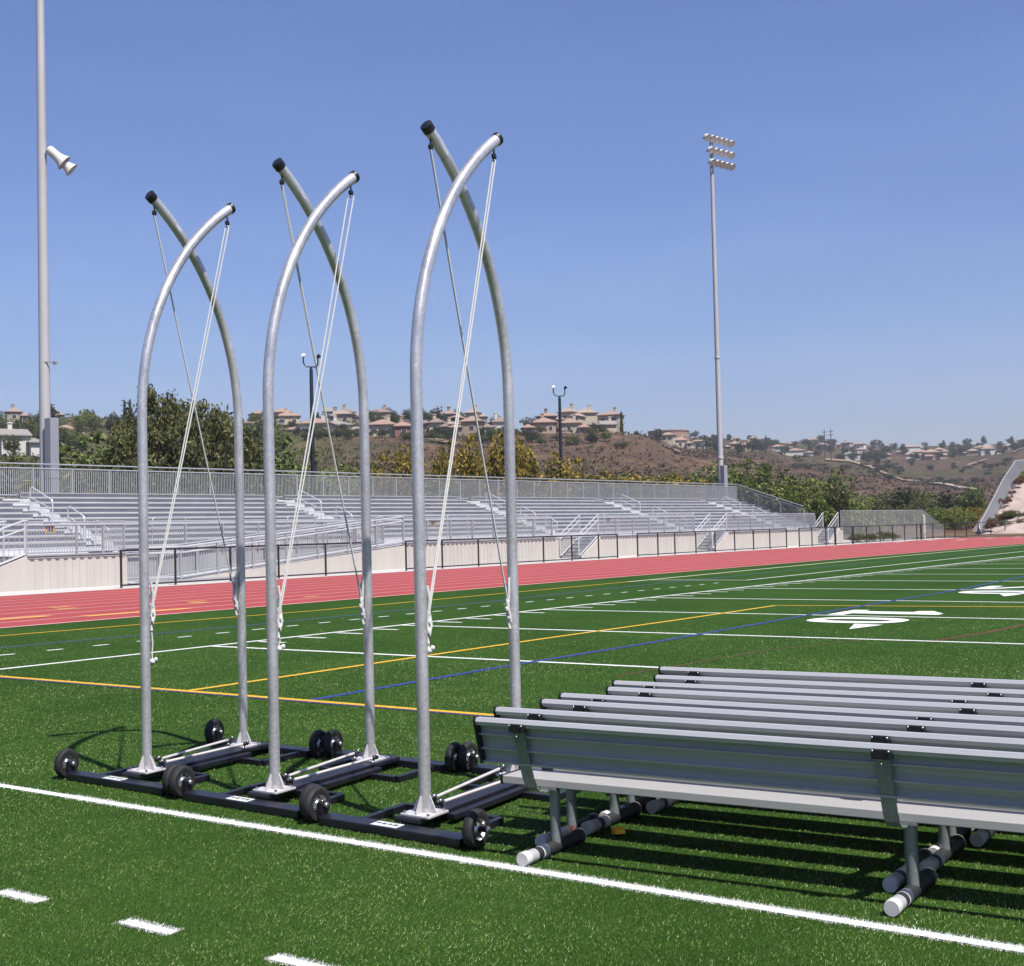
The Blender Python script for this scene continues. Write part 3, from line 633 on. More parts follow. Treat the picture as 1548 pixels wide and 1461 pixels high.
fence('chain_link_fence','black chain link fence section running to the right edge past the fourth stair',[72.3,74.48,76.98,78.7,82.1,84.9,87.7,90.5,93.3,96.2,97.3,100.3,103.4,106.3,109.6,113.2,117.2,122,127,132,137],thick=(78.7,82.1,97.3))
tf=thing('mesh_fence','tall grey chain link fence beyond the right end of the grandstand','fence',(-24.6,86.2,.1))
for k in range(9): MB().cyl((0,k*2.42,-.1),(0,k*2.42,2.48),.018,8).build('post',MT['galv_dull'],tf)
MB().cyl((0,0,2.46),(0,19.36,2.46),.022,8).cyl((0,19.36,2.46),(-.3,26,.9),.022,8).build('top_rail',MT['picket'],tf)
MB().add([(0,0,0),(0,19.36,0),(0,19.36,2.45),(0,0,2.45)],[(0,1,2,3)]).add([(0,19.36,0),(-.3,26,0),(-.3,26,.9),(0,19.36,2.45)],[(0,1,2,3)]).build('wire_mesh',MT['wire_grey'],tf)
pp=onx(1397.5,812,-22.6); o=MB().cyl((pp[0],pp[1],0),(pp[0],pp[1],2.0),.11,10).sph((pp[0],pp[1],2.0),.11,10,6).build('gate_post',MT['concrete']); tag(o,'pale thick post standing in the black fence far along the track','post')

# ------------------------------------------------------------------ floodlight poles
def flood_pole(label, x, y, r0, r1, H, cab_px, lights):
    f=thing('floodlight_pole',label,'floodlight',(x,y,0),(-.22 if y>50 else 0),'floodlight poles behind the grandstand')
    n=14; MB().tube([(0,0,H*i/n) for i in range(n+1)],[r0+(r1-r0)*i/n for i in range(n+1)],24).build('pole',MT['white_pole'],f)
    for h in (7.4,16.0):
        if x<0 and h<H and y>50: MB().lathe((0,0,h),(0,0,1),[(r0+(r1-r0)*h/H+.0,-.1),(r0+(r1-r0)*h/H+.05,-.08),(r0+(r1-r0)*h/H+.05,.08),(r0+(r1-r0)*h/H,.1)],20).build('joint_ring',MT['white_pole'],f)
    c=onx(*cab_px[:2],x+r0+.35)
    if y>50: dx_,dy_=c[0]-x,c[1]-y; c=(x+dx_*math.cos(.22)-dy_*math.sin(.22),y+dx_*math.sin(.22)+dy_*math.cos(.22),0)
    MB().b2((c[0]-x-.2,c[1]-y-cab_px[3],0),(c[0]-x+.25,c[1]-y+cab_px[3],cab_px[2])).build('ballast_cabinet',MT['pole_grey'],f,.02)
    cb=MB().b2((c[0]-x-.205,c[1]-y-cab_px[3]-.005,cab_px[2]*.62),(c[0]-x+.255,c[1]-y+cab_px[3]+.005,cab_px[2]*.62+.04)).build('seam',MT['tan_dark'],f)
    for row in range(3):
        z=H-.25-row*1.02; off=(.0,.25,.3)[row]; cnt=(6,5,5)[row]; yl=(-1.1,-.65,-.5)[row]; yr=2.05
        ar=MB().b2((.15,yl-.2,z-.07),(.27,yr+.2,z+.05)).build('crossarm',MT['galv_dull'],f)
        for k in range(cnt):
            yy=yl+(yr-yl)*k/(cnt-1); ax=Vector((.74,.0,-.67)).normalized(); c0=Vector((.42,yy,z+.12))
            l=MB().lathe(c0,ax,[(0,-.24),(.12,-.23),(.17,-.12),(.28,.03),(.335,.18),(.35,.24),(.31,.22)],18).build('lamp',MT['lamp_white'],ar)
            MB().lathe(c0,ax,[(.312,.215),(.2,.24),(0,.25)],18).build('lens',MT['lamp_glass'],l)
            MB().bar((.25,yy,z),(.42-.1,yy,z+.15),.06,.06).build('lamp_bracket',MT['galv_dull'],l)
    return f
flood_pole('thick pale floodlight pole at the left edge, its top out of the picture',-36.0,21.95,.27,.16,33.0,(78,690,7.2,.22),True)
flood_pole('slim floodlight pole far right with three rows of white lamps on top',-36.0,88.15,.26,.15,35.0,(1094,720,6.7,.22),True)
# horn loudspeaker on the left pole
p=onx(88,240,-35.4); ls=thing('horn_loudspeaker','pair of white horn loudspeakers on the left floodlight pole','loudspeaker',tuple(p))
for q,(dx,dy,dz,sc) in enumerate(((0,-.02,.06,1.12),(.20,.26,-.28,1.0))):
    ax=Vector((.47,.58,-.66)).normalized(); c=Vector((dx,dy,dz))
    h=MB().lathe(c,ax,[(0,-.52*sc),(.15*sc,-.50*sc),(.19*sc,-.42*sc),(.19*sc,-.18*sc),(.20*sc,-.02),(.24*sc,.14*sc),(.31*sc,.28*sc),(.36*sc,.34*sc),(.34*sc,.35*sc),(.25*sc,.18*sc),(.12*sc,.0),(0,-.02)],22).build('horn',MT['white_paint'],ls)
    MB().bar(c-ax*.40+Vector((0,0,.17)),c-ax*.05+Vector((0,0,.24)),.05,.04).build('bracket',MT['white_pole'],h)
MB().bar((-.55,-.42,.26),(-.1,-.05,.26),.06,.06).bar((-.1,-.05,.26),(.05,.1,.22),.05,.05).build('mount_arm',MT['white_pole'],ls)
# small camera arm low on the left pole
p=onx(81,549,-35.5); sc=thing('security_camera','small dark camera on the left floodlight pole above the trees','camera',tuple(p)); MB().bar((-.35,-.28,.05),(.0,0,.05),.05,.05).build('arm',MT['pole_grey'],sc); MB().box((.06,.05,.0),(.2,.14,.12)).build('housing',MT['pole_grey'],sc)
# slim black lamp posts with two upturned heads
def lamp_post(label, px, pyt, X):
    t=onx(px,pyt,X); H=t[2]; f=thing('lamp_post',label,'lamp post',(t[0],t[1],0),0,'black lamp posts behind the grandstand')
    MB().tube([(0,0,0),(0,0,5),(0,0,H-.75),(0,0,H-.55)],[.16,.13,.105,.06],12).build('pole',MT['lamp_black'],f)
    rx,ry=.81,.59
    ar=MB(); pts=[(-.42,.05),(-.42,-.25),(-.36,-.42),(-.24,-.52),(0,-.55),(.22,-.54),(.34,-.46),(.38,-.30),(.38,-.02)]
    ar.tube([(a*rx*1.05,a*ry*1.05,H+b) for a,b in pts],.040,8); a=ar.build('double_arm',MT['lamp_black'],f)
    MB().lathe((-.42*rx,-.42*ry,H+.14),(.3,-.6,.5),[(0,-.10),(.05,-.09),(.11,.0),(.12,.05),(0,.06)],14).build('lamp_head',MT['lamp_white'],a)
    MB().lathe((.44*rx,.44*ry,H+.06),(.35,.35,.5),[(0,-.14),(.06,-.13),(.11,.0),(.12,.10),(0,.12)],14).build('lamp_head',MT['lamp_black'],a)
    return f
lamp_post('slim black lamp post with forked top behind the middle pole frame',470,541,-38.0)
lamp_post('slim black lamp post with forked top standing before the brown hillside',845.5,588,-38.0)
# ------------------------------------------------------------------ terrain: valley, ridge with houses, far ridge
CTRL={ -300:[(250,745),(320,690),(420,655),(620,650)],
 0:[(200,716),(290,690),(330,668),(420,648),(600,634)], 100:[(200,716),(290,690),(330,672),(420,645),(600,632)], 200:[(200,716),(300,688),(420,648),(600,634)],
 450:[(200,722),(300,690),(380,662),(460,642),(560,640)], 600:[(200,724),(300,690),(385,661),(460,640),(560,632)],
 750:[(200,728),(300,692),(400,657),(470,648),(560,648)], 900:[(200,732),(300,694),(415,656),(470,655)],
 960:[(200,738),(300,704),(420,663),(480,662),(700,662)], 1040:[(210,742),(330,716),(450,694),(660,680),(800,668),(1100,660)],
 1150:[(220,748),(350,724),(500,700),(680,684),(850,678),(1200,664)], 1200:[(230,760),(380,730),(600,706),(880,692),(1000,684),(1300,666)],
 1300:[(250,776),(420,742),(650,712),(900,695),(1000,688),(1400,674)], 1400:[(250,782),(450,752),(700,722),(940,694),(1050,688),(1400,674)],
 1470:[(250,786),(450,752),(700,722),(950,692),(1050,686),(1400,672)], 1548:[(250,790),(450,752),(700,716),(950,682),(1050,678),(1400,668)], 2100:[(250,790),(450,752),(700,716),(950,682),(1050,678),(1400,668)]}
KX=sorted(CTRL); KC=[]
for k in KX:
    ds=[0,110,150]; zs=[-.12,-.12,.2]
    for d,py in CTRL[k]: ds.append(d); zs.append(at(k,py,d)[2])
    ds+= [ds[-1]+250,2600]; zs+=[zs[-1]-8,zs[-1]-30]
    KC.append((ds,zs))
KAZ=[math.atan2(*(lambda v:(v[0],v[1]))(ray(k,720))) for k in KX]   # azimuth from +Y towards +X
def terrain_z(x, y, rough=True):
    dx,dy=x-CAM[0],y-CAM[1]; d=math.hypot(dx,dy); az=math.atan2(dx,dy)
    if az<=KAZ[0]: i,t=0,0.0
    elif az>=KAZ[-1]: i,t=len(KAZ)-2,1.0
    else:
        i=0
        while KAZ[i+1]<az: i+=1
        t=(az-KAZ[i])/(KAZ[i+1]-KAZ[i])
    t=t*t*(3-2*t)
    z=(1-t)*np.interp(d,*KC[i])+t*np.interp(d,*KC[i+1])
    if rough and d>170:
        a=min(1,(d-170)/150)*min(d,900)/400
        z+=a*(1.7*mnoise.noise(Vector((x*.018,y*.018,0)))+.8*mnoise.noise(Vector((x*.055,y*.055,3)))-.4)
    return float(z)
azs=sorted(set([round(a,5) for a in np.arange(KAZ[0]-.05,KAZ[-1]+.05,R(.16))]+[round(a,5) for a in np.arange(-PI,PI,R(3))]))
azs=[a for a in azs if -PI<=a<PI]
dist=[30,70,100,120,140]+list(np.arange(155,520,7.0))+list(np.arange(520,1000,14.0))+list(np.arange(1000,1500,40.0))+[1700,2100,2600,3500]
V=[(CAM[0],CAM[1],-.12)]; C=[(.1,.1,.05)]
def hill_col(x,y,z,d,px):
    n=mnoise.fractal(Vector((x*.012,y*.012,1)),1,2,5); n2=mnoise.fractal(Vector((x*.06,y*.06,7)),1,2,4); n3=mnoise.noise(Vector((x*.15,y*.15,2)))
    brown=np.array([.120,.072,.048]); purple=np.array([.098,.064,.054]); green=np.array([.080,.088,.030]); dark=np.array([.048,.048,.028]); straw=np.array([.20,.145,.090])
    g=np.clip((640-px)/220,0,1)*.85+np.clip(n*1.1,0,1)*.35
    if d>560 : g=np.clip(.16+n*1.3,0,.65); brown=brown*.80; purple=purple*.85; green=green*.72; straw=straw*.7
    if 920<px<1330 and d<640: g*=.25
    c=(brown*(1-.5*(n2>0))+purple*(.5*(n2>0)))*(1-g)+green*g; c=c*(1-np.clip(n2*1.3-.15,0,.75))+dark*np.clip(n2*1.3-.15,0,.75)
    s=np.clip(-n2*1.6-.45,0,.8)*(1-g*.7); c=c*(1-s)+straw*s; return .69*c*(1+.25*n3)
for d in dist:
    for a in azs:
        x,y=CAM[0]+d*math.sin(a),CAM[1]+d*math.cos(a); z=terrain_z(x,y); V.append((x,y,z))
        px=proj((x,y,z))[0] if -2.2<a<1.0 and (np.array([x,y,z])-CAM)@FWD>1 else 2000
        C.append(hill_col(x,y,z,d,px))
n=len(azs); F=[]
for j in range(len(dist)-1):
    for i in range(n):
        a,b=1+j*n+i,1+j*n+(i+1)%n; F.append((a,b,b+n,a+n))
inner=[(0,1+i,1+(i+1)%n,1+(i+1)%n) for i in range(n)]
me=bpy.data.meshes.new('ground'); me.from_pydata(V,[],[f[::-1] for f in F]+[(0,1+(i+1)%n,1+i) for i in range(n)]); me.update()
ca=me.color_attributes.new('Col','FLOAT_COLOR','POINT'); cc=np.ones((len(V),4),np.float32); cc[:,:3]=np.clip(np.array(C),.01,1); ca.data.foreach_set('color',cc.ravel())
me.polygons.foreach_set('use_smooth',[True]*len(me.polygons))
def hill_mat():
    m,nt,b=newmat('hillside'); a=nt.nodes.new('ShaderNodeVertexColor'); a.layer_name='Col'; n=noise_node(nt,.35,6,.7)
    r=ramp(nt,n.outputs['Fac'],[(.32,(.55,.55,.55)),(.5,(1,1,1)),(.72,(1.45,1.38,1.3))]); mx=nt.nodes.new('ShaderNodeMix'); mx.data_type='RGBA'; mx.blend_type='MULTIPLY'; mx.inputs[0].default_value=1
    nt.links.new(a.outputs[0],mx.inputs[6]); nt.links.new(r.outputs[0],mx.inputs[7]); nt.links.new(mx.outputs[2],b.inputs['Base Color']); b.inputs['Roughness'].default_value=.95; b.inputs['Specular IOR Level'].default_value=.1
    bp=nt.nodes.new('ShaderNodeBump'); bp.inputs['Strength'].default_value=.8; bp.inputs['Distance'].default_value=1.0; nt.links.new(n.outputs['Fac'],bp.inputs['Height']); nt.links.new(bp.outputs[0],b.inputs['Normal']); return m
me.materials.append(hill_mat()); go=bpy.data.objects.new('ground',me); COL.objects.link(go); tag(go,kind='structure')
# dirt paths draped on the slope
def trail(pix, w, c):
    mb=MB(); P=[]
    for i in range(len(pix)-1):
        for k in range(8):
            t=k/8; P.append([pix[i][j]+(pix[i+1][j]-pix[i][j])*t for j in range(3)])
    P.append(list(pix[-1])); Q=[]
    for px,py,d in P:
        # march along the ray until the terrain is met
        best=None; dd=160
        while dd<1300:
            p=at(px,py,dd)
            if p[2]<terrain_z(p[0],p[1]): best=p; break
            dd+=3
        if best is None: continue
        Q.append(best)
    vs=[]
    for i,p in enumerate(Q):
        a=Vector(Q[min(i+1,len(Q)-1)])-Vector(Q[max(i-1,0)]); a.z=0
        if a.length<1e-6: a=Vector((1,0,0))
        a.normalize(); nn=Vector((-a.y,a.x,0))*w*(.75+.5*random.random())/2
        for s in (-1,1):
            x,y=p[0]+nn.x*s,p[1]+nn.y*s; vs.append((x,y,terrain_z(x,y)+.8))
    mb.add(vs,[(2*i,2*i+1,2*i+3,2*i+2) for i in range(len(Q)-1)],True); tag(mb.build('dirt_path',M('dirt',c,.95,0,.2,.2)),kind='structure')
trail([(1248,697,0),(1290,700,0),(1320,709,0),(1345,721,0),(1362,727,0),(1390,730,0)],4.5,(.30,.20,.14))
trail([(1395,731,0),(1425,734,0),(1455,740,0),(1480,744,0)],3.5,(.36,.29,.22)); trail([(1462,706,0),(1480,700,0),(1494,696,0)],3,(.24,.16,.11)); trail([(1530,686,0),(1545,679,0)],3,(.28,.19,.13))
trail([(1000,674,0),(1015,680,0),(1025,685,0)],3,(.26,.17,.11)); trail([(655,668,0),(680,674,0),(700,676,0)],4,(.22,.15,.10))

# ------------------------------------------------------------------ foliage
FOL=vcol_mat('leaves',.62,.3)
_nt=FOL.node_tree; _tr=_nt.nodes.new('ShaderNodeBsdfTranslucent'); _mx=_nt.nodes.new('ShaderNodeMixShader'); _mx.inputs[0].default_value=.30
_nt.links.new(_nt.nodes['Color Attribute'].outputs[0] if 'Color Attribute' in _nt.nodes else [n for n in _nt.nodes if n.bl_idname=='ShaderNodeVertexColor'][0].outputs[0],_tr.inputs[0])
_nt.links.new(_nt.nodes['Principled BSDF'].outputs[0],_mx.inputs[1]); _nt.links.new(_tr.outputs[0],_mx.inputs[2]); _nt.links.new(_mx.outputs[0],_nt.nodes['Material Output'].inputs['Surface'])
def leaf_quads(cen, nrm_out, size, cols, flat=.0):
    """one bent leaf quad per centre"""
    n=len(cen); a=rng.normal(size=(n,3)); a+=nrm_out*.6; a/=np.linalg.norm(a,axis=1)[:,None]; b=rng.normal(size=(n,3)); u=np.cross(a,b); u/=np.linalg.norm(u,axis=1)[:,None]; v=np.cross(a,u)
    s=size[:,None]; V=np.stack([cen-u*s*.9,cen-v*s*.45,cen+u*s*.9,cen+v*s*.45],1).reshape(-1,3); return V,np.arange(4*n).reshape(n,4),np.repeat(cols,4,0)
def crown(name, shape, nclump, nleaf, lsize, base, tip, seed, droop=0.0):
    """shape: list of (cx,cy,cz,rx,ry,rz) lobes in a unit tree of height 1"""
    rg=np.random.default_rng(seed); V=[];F=[];C=[];o=0
    for _ in range(nclump):
        lo=shape[rg.integers(len(shape))]; d=rg.normal(size=3); d/=np.linalg.norm(d); rr=rg.random()**.38
        c=np.array(lo[:3])+d*np.array(lo[3:])*rr; cr=rg.uniform(.035,.085); k=int(nleaf*rg.uniform(.6,1.4))
        off=rg.normal(size=(k,3)); off/=np.linalg.norm(off,axis=1)[:,None]; cen=c+off*cr*rg.random((k,1))**.4*np.array([1,1,.75])
        tone=rg.random(); col=np.array(base)*(1-tone)+np.array(tip)*tone; cols=col*rg.uniform(.6,1.35,(k,1))*1.02
        v,f,cc=leaf_quads(cen,off,rg.uniform(.6,1.3,k)*lsize,cols); V.append(v);F.append(f+o);C.append(cc);o+=len(v)
    me_o=npmesh(name,np.concatenate(V),np.concatenate(F),FOL,col=np.concatenate(C)); me=me_o.data; bpy.data.objects.remove(me_o); return me
def trunk_mesh(h, r, seed):
    rd=random.Random(seed); mb=MB(); mb.tube([(0,0,-.08),(0,0,h*.3),(rd.uniform(-.02,.02),rd.uniform(-.02,.02),h*.6),(0,0,h)],[r,r*.8,r*.6,r*.25],8)
    for k in range(5):
        a=2*PI*k/5+rd.random(); z=h*(.35+.1*k); mb.tube([(0,0,z),(.12*math.cos(a),.12*math.sin(a),z+.10),(.24*math.cos(a),.24*math.sin(a),z+.22)],[r*.45,r*.3,r*.12],6)
    o=mb.build('trunk',MT['bark']); me=o.data; bpy.data.objects.remove(o); return me
def lobes(seed, n, r, zc, zr, lob):
    rd=random.Random(seed); return [(rd.uniform(-r,r),rd.uniform(-r,r),zc+rd.uniform(-zr,zr),lob*rd.uniform(.7,1.2),lob*rd.uniform(.7,1.2),lob*rd.uniform(.6,1.1)) for _ in range(n)]
OLIVE=((.036,.044,.014),(.140,.142,.050)); GREEN=((.042,.062,.016),(.130,.160,.045)); LIME=((.075,.105,.020),(.190,.215,.050)); DARK=((.026,.034,.016),(.070,.080,.036)); YELL=((.085,.085,.018),(.300,.210,.032)); FAR=((.040,.048,.028),(.085,.092,.050))
PROTO={
 'big':(crown('crown',lobes(1,9,.24,.62,.22,.24)+[(0,0,.80,.17,.17,.20),(.12,.05,.88,.08,.08,.10),(-.10,.02,.93,.05,.05,.07),(0,0,.3,.34,.34,.2)],560,17,.020,*OLIVE,1),trunk_mesh(.75,.03,1)),
 'big2':(crown('crown',lobes(2,10,.28,.55,.25,.23)+[(.05,0,.84,.14,.14,.16),(-.16,.1,.72,.12,.12,.16),(0,0,.28,.36,.36,.2)],540,17,.020,*OLIVE,2),trunk_mesh(.7,.03,2)),
 'round':(crown('crown',lobes(3,8,.25,.55,.2,.24)+[(0,0,.3,.36,.36,.2)],330,15,.026,*GREEN,3),trunk_mesh(.6,.035,3)),
 'round2':(crown('crown',lobes(4,9,.3,.5,.22,.22)+[(0,0,.25,.38,.38,.2)],330,15,.026,*OLIVE,4),trunk_mesh(.6,.035,4)),
 'lime':(crown('crown',lobes(5,9,.34,.48,.25,.24)+[(0,0,.25,.4,.4,.2)],360,16,.026,*LIME,5),trunk_mesh(.6,.035,5)),
 'yellow':(crown('crown',lobes(6,10,.34,.5,.25,.22)+[(0,0,.25,.38,.38,.2)],400,15,.024,*YELL,6),trunk_mesh(.6,.03,6)),
 'dark':(crown('crown',lobes(7,8,.24,.55,.22,.24)+[(0,0,.3,.34,.34,.2)],260,14,.032,*DARK,7),trunk_mesh(.6,.035,7)),
 'far':(crown('crown',lobes(8,8,.28,.55,.2,.25)+[(0,0,.28,.36,.36,.2)],200,13,.040,*FAR,8),trunk_mesh(.6,.035,8)),
 'far2':(crown('crown',lobes(9,9,.34,.45,.2,.25)+[(0,0,.25,.42,.42,.2)],200,13,.040,*FAR,9),trunk_mesh(.6,.035,9)),
 'cypress':(crown('crown',[(0,0,.2+.09*k,.10-.010*k,.10-.010*k,.10) for k in range(9)],240,13,.026,*DARK,10),trunk_mesh(.6,.03,10)),
 'palm':None}
def tree(kind, px, d, h, wide=1.0, name='tree', label=None, group=None, base=None, cat='tree', top=None):
    """top: pixel row of the tree top; sets the height"""
    p=at(px,740,d); x,y=p[0],p[1]; z=terrain_z(x,y) if base is None else base
    if top is not None:
        h=(at(px,top,d)[2]-z)*(1.0 if kind in ('big','big2') else 1.14)
    t=thing(name,label,cat,(x,y,z),random.uniform(0,6.28),group); t.scale=(h*wide,h*wide,h)
    cr,tk=PROTO[kind]
    for nm,me in (('crown',cr),('trunk',tk)):
        o=bpy.data.objects.new(nm,me); COL.objects.link(o); o.parent=t
    return t
# tall trees right behind the grandstand on the left
G1='tall olive green trees behind the grandstand on the left'
for px,d,top,wd,k,lab in [(243,78,587,.62,'big','tallest olive green tree behind the grandstand, its top just right of the leftmost pole'),(305,80,601,.70,'big2','broad olive tree behind the leftmost pole frame, right of the tallest tree'),(275,84,622,.9,'round2','rounded olive tree filling in between the two tallest trees'),(345,86,636,.8,'big','olive tree behind the right pole of the leftmost frame'),
   (190,84,632,.9,'big2','leafy olive tree left of the leftmost frame'),(150,90,664,1.1,'round','low green tree behind the rail between the floodlight pole and the leftmost frame'),(215,92,640,.9,'big','olive tree partly hidden behind the leftmost pole'),(392,90,668,.9,'round','green tree between the leftmost and middle frames')]:
    tree(k,px,d,0,wd,'tree',lab,G1,base=-.1,top=top)
for px,d,top,wd,k,lab in [(20,95,694,2.2,'round2','low dark hedge bush behind the rail at the left edge'),(115,92,684,1.5,'round2','bush right of the left cabinet'),(440,95,700,1.3,'lime','yellowish green bush behind the middle frame left pole'),(604,92,680,.5,'yellow','autumn yellow tree left of the rightmost frame'),(652,96,686,.45,'yellow','yellow bush just right of the rightmost frame near pole'),
   (742,92,660,.62,'yellow','large autumn yellow and green tree behind the rightmost frame'),(772,98,672,.5,'round2','olive tree behind the far pole of the rightmost frame'),(706,98,694,.6,'yellow','yellow bush between the poles of the rightmost frame'),(812,96,686,.8,'yellow','bright yellow tree left of the right lamp post'),(680,94,712,1.4,'lime','low green bush under the ridge between the frame poles')]:
    tree(k,px,d,0,wd,'tree' if wd<1.25 else 'bush',lab,'trees and bushes behind the middle of the grandstand',base=-.1,top=top,cat='tree' if wd<1.25 else 'bush')
for i,(px,d,top,wd,k) in enumerate([(1062,160,712,1.1,'lime'),(1105,140,700,1.2,'round'),(1130,145,690,1.1,'lime'),(1155,150,702,1.1,'round2'),(1190,150,698,1.1,'round2'),(1215,146,716,1.2,'lime'),(1252,150,708,1.0,'round'),(1240,150,722,1.1,'round2'),(1278,152,734,1.3,'lime'),(1172,146,722,1.4,'lime'),(1120,146,712,1.4,'round2'),(1300,160,748,1.6,'round2'),(1225,150,736,1.5,'round'),(1265,155,745,1.7,'lime'),(1195,152,735,1.6,'round2'),(1145,150,725,1.5,'round'),(1310,165,752,1.5,'lime')]):
    if i in (4,9,12): continue
    tree(k,px,d,0,wd*.82,'tree','leafy green tree in the row behind the right end of the grandstand','trees behind the right end of the grandstand',base=-.1,top=top+4)
for i,(px,d,top,wd,k) in enumerate([(1345,210,742,1.4,'round2'),(1365,205,740,1.2,'dark'),(1385,215,738,1.2,'round'),(1400,200,752,1.5,'round2'),(1425,200,745,1.3,'dark'),(1445,205,748,1.3,'dark'),(1470,200,734,.8,'round'),(1330,215,760,1.8,'lime'),(1420,170,766,1.7,'lime'),(1440,165,772,1.9,'lime'),(1460,170,768,1.8,'yellow'),(1405,180,770,1.7,'round'),(1375,190,765,1.7,'round2'),(1480,180,772,1.4,'yellow'),(1350,190,768,1.8,'round')]):
    tree(k,px,d,0,wd,'bush','green bush in the valley beyond the end of the track','bushes in the valley beyond the track',base=None,top=top,cat='bush')
for i in range(9):
    px=880+i*19+random.uniform(-6,6); tree(random.choice(['lime','round2','yellow']),px,random.uniform(122,138),0,1.6,'bush','low green bush peeping over the back rail below the brown hillside','low bushes along the back rail',base=-.1,top=random.uniform(715,726),cat='bush')
# trees among the houses on the left ridge, on the middle ridge and along the far ridge
def band(n, x0, x1, d0, d1, h0, h1, kinds, lab, grp, w=(.8,1.2), nm='tree'):
    for i in range(n):
        px=random.uniform(x0,x1); d=random.uniform(d0,d1); tree(random.choice(kinds),px,d,random.uniform(h0,h1),random.uniform(*w),nm,lab,grp,cat=nm)
band(40,-40,425,320,500,4,8,['round','round2','dark','dark','lime'],'green tree among the houses on the left ridge','trees among the left ridge houses')
band(16,-40,130,296,330,3,6,['round','round2','dark'],'bushy tree around the white house at the left','trees around the left white house')
band(80,425,935,372,440,1.8,4.0,['dark','round2','round','dark'],'small dark tree in the gardens along the middle ridge','garden trees along the middle ridge',(1.0,1.6),'shrub')  # small garden trees, carried under the object name shrub
band(26,440,930,450,520,4,8,['dark','round2'],'tree rising between roofs on the middle ridge','trees behind the middle ridge roofs')
band(26,960,1160,640,760,4,8,['far','dark','far2'],'dark tree around the second row of houses right of the lamp post','trees around the second row of houses')
band(46,1030,1340,850,1200,5,9,['far','far2','far'],'hazy tree on the far ridge left of the pylon valley','trees on the far ridge')
band(66,1230,1560,880,1300,5,10,['far','far2','far','dark'],'hazy tree on the far right ridge','trees on the far right ridge')
band(70,1200,1560,560,880,2.0,4.5,['far','far2'],'bush on the far brown slope','bushes on the far slope',(1.2,1.8),'bush')
for px,d,top in [(1160,900,0),(942,440,0),(190,500,0),(198,510,0)]:
    tree('cypress',px,d,8,.8,'cypress','slim dark cypress standing up from the ridge','cypresses on the ridges')
tree('lime',108,330,5.5,1.7,'bush','bright green rounded bush right of the left floodlight pole','bushes on the left slope',cat='bush'); tree('round2',21,284,5.2,.9,'tree','dark tree standing in front of the white house at the left edge','trees around the left white house')
for i in range(40): tree(random.choice(['round2','round','dark']),random.uniform(425,945),random.uniform(355,382),random.uniform(1.6,3.0),1.7,'bush','low hedge bush on the slope just below the ridge houses','hedge bushes below the ridge houses',cat='bush')
# low scrub over the slopes: uncountable
sc_c=[];sc_s=[];sc_col=[]
for i in range(9000):
    px=rng.uniform(-20,1560); d=170+(rng.random()**1.3)*560; p=at(px,720,d); z=terrain_z(p[0],p[1]); s=rng.uniform(.35,1.0)*(1 if d<420 else 1.5); base=hill_col(p[0],p[1],z,d,px)*rng.uniform(.75,1.25)
    if rng.random()<.22: base=np.array([.060,.062,.029])*rng.uniform(.7,1.4)
    for k in range(7):
        o=rng.normal(size=3)*s*np.array([.6,.6,.35]); sc_c.append((p[0]+o[0],p[1]+o[1],z+.25*s+abs(o[2]))); sc_s.append(s*rng.uniform(.35,.6)); sc_col.append(base*rng.uniform(.7,1.3))
v,f,c=leaf_quads(np.array(sc_c),np.tile([0,0,1.0],(len(sc_c),1)),np.array(sc_s),np.array(sc_col))
tag(npmesh('scrub',v,f,FOL,col=c),'low brown and olive scrub covering the hillsides','scrub',kind='stuff')
# ------------------------------------------------------------------ houses
WALL={'white':(.72,.70,.64),'cream':(.60,.52,.38),'tan':(.42,.33,.24),'pink':(.48,.33,.26),'red':(.26,.13,.10),'grey':(.40,.39,.36),'brown':(.22,.15,.12)}
ROOF={'orange':(.37,.245,.19),'pink':(.36,.26,.22),'brown':(.27,.20,.17),'grey':(.30,.28,.26),'tan':(.38,.29,.235)}
WALL={k:tuple(x*.95 for x in c) for k,c in WALL.items()}
WM={k:M('stucco_'+k,c,.9,0,.06,.3) for k,c in WALL.items()}; RM={}
ROOF={k:tuple(x*.66 for x in c) for k,c in ROOF.items()}
for k,c in ROOF.items():
    m,nt,b=newmat('roof_tiles_'+k); wv=nt.nodes.new('ShaderNodeTexWave'); wv.inputs['Scale'].default_value=1.6; wv.inputs['Distortion'].default_value=1.5; tc=nt.nodes.new('ShaderNodeTexCoord'); nt.links.new(tc.outputs['Object'],wv.inputs['Vector'])
    r=ramp(nt,wv.outputs['Fac'],[(.2,tuple(x*.72 for x in c)),(.8,tuple(x*1.15 for x in c))]); nt.links.new(r.outputs[0],b.inputs['Base Color']); b.inputs['Roughness'].default_value=.9; RM[k]=m
WIN=M('window_glass',(.045,.05,.06),.2,0,.3,1); TRIM=M('white_trim',(.70,.68,.62),.7,0,.05,1)
def hip(mb, x0,x1,y0,y1,z,h,ov=.6,gable=False):
    x0-=ov;x1+=ov;y0-=ov;y1+=ov; yc=(y0+y1)/2; w=(y1-y0)/2; e=0 if gable else min(w,(x1-x0)/2-.3)
    v=[(x0,y0,z),(x1,y0,z),(x1,y1,z),(x0,y1,z),(x0+e,yc,z+h),(x1-e,yc,z+h),(x0,y0,z-.25),(x1,y0,z-.25),(x1,y1,z-.25),(x0,y1,z-.25)]
    mb.add(v,[(0,1,5,4),(1,2,5),(2,3,4,5),(3,0,4),(0,6,7,1),(1,7,8,2),(2,8,9,3),(3,9,6,0),(9,8,7,6)])
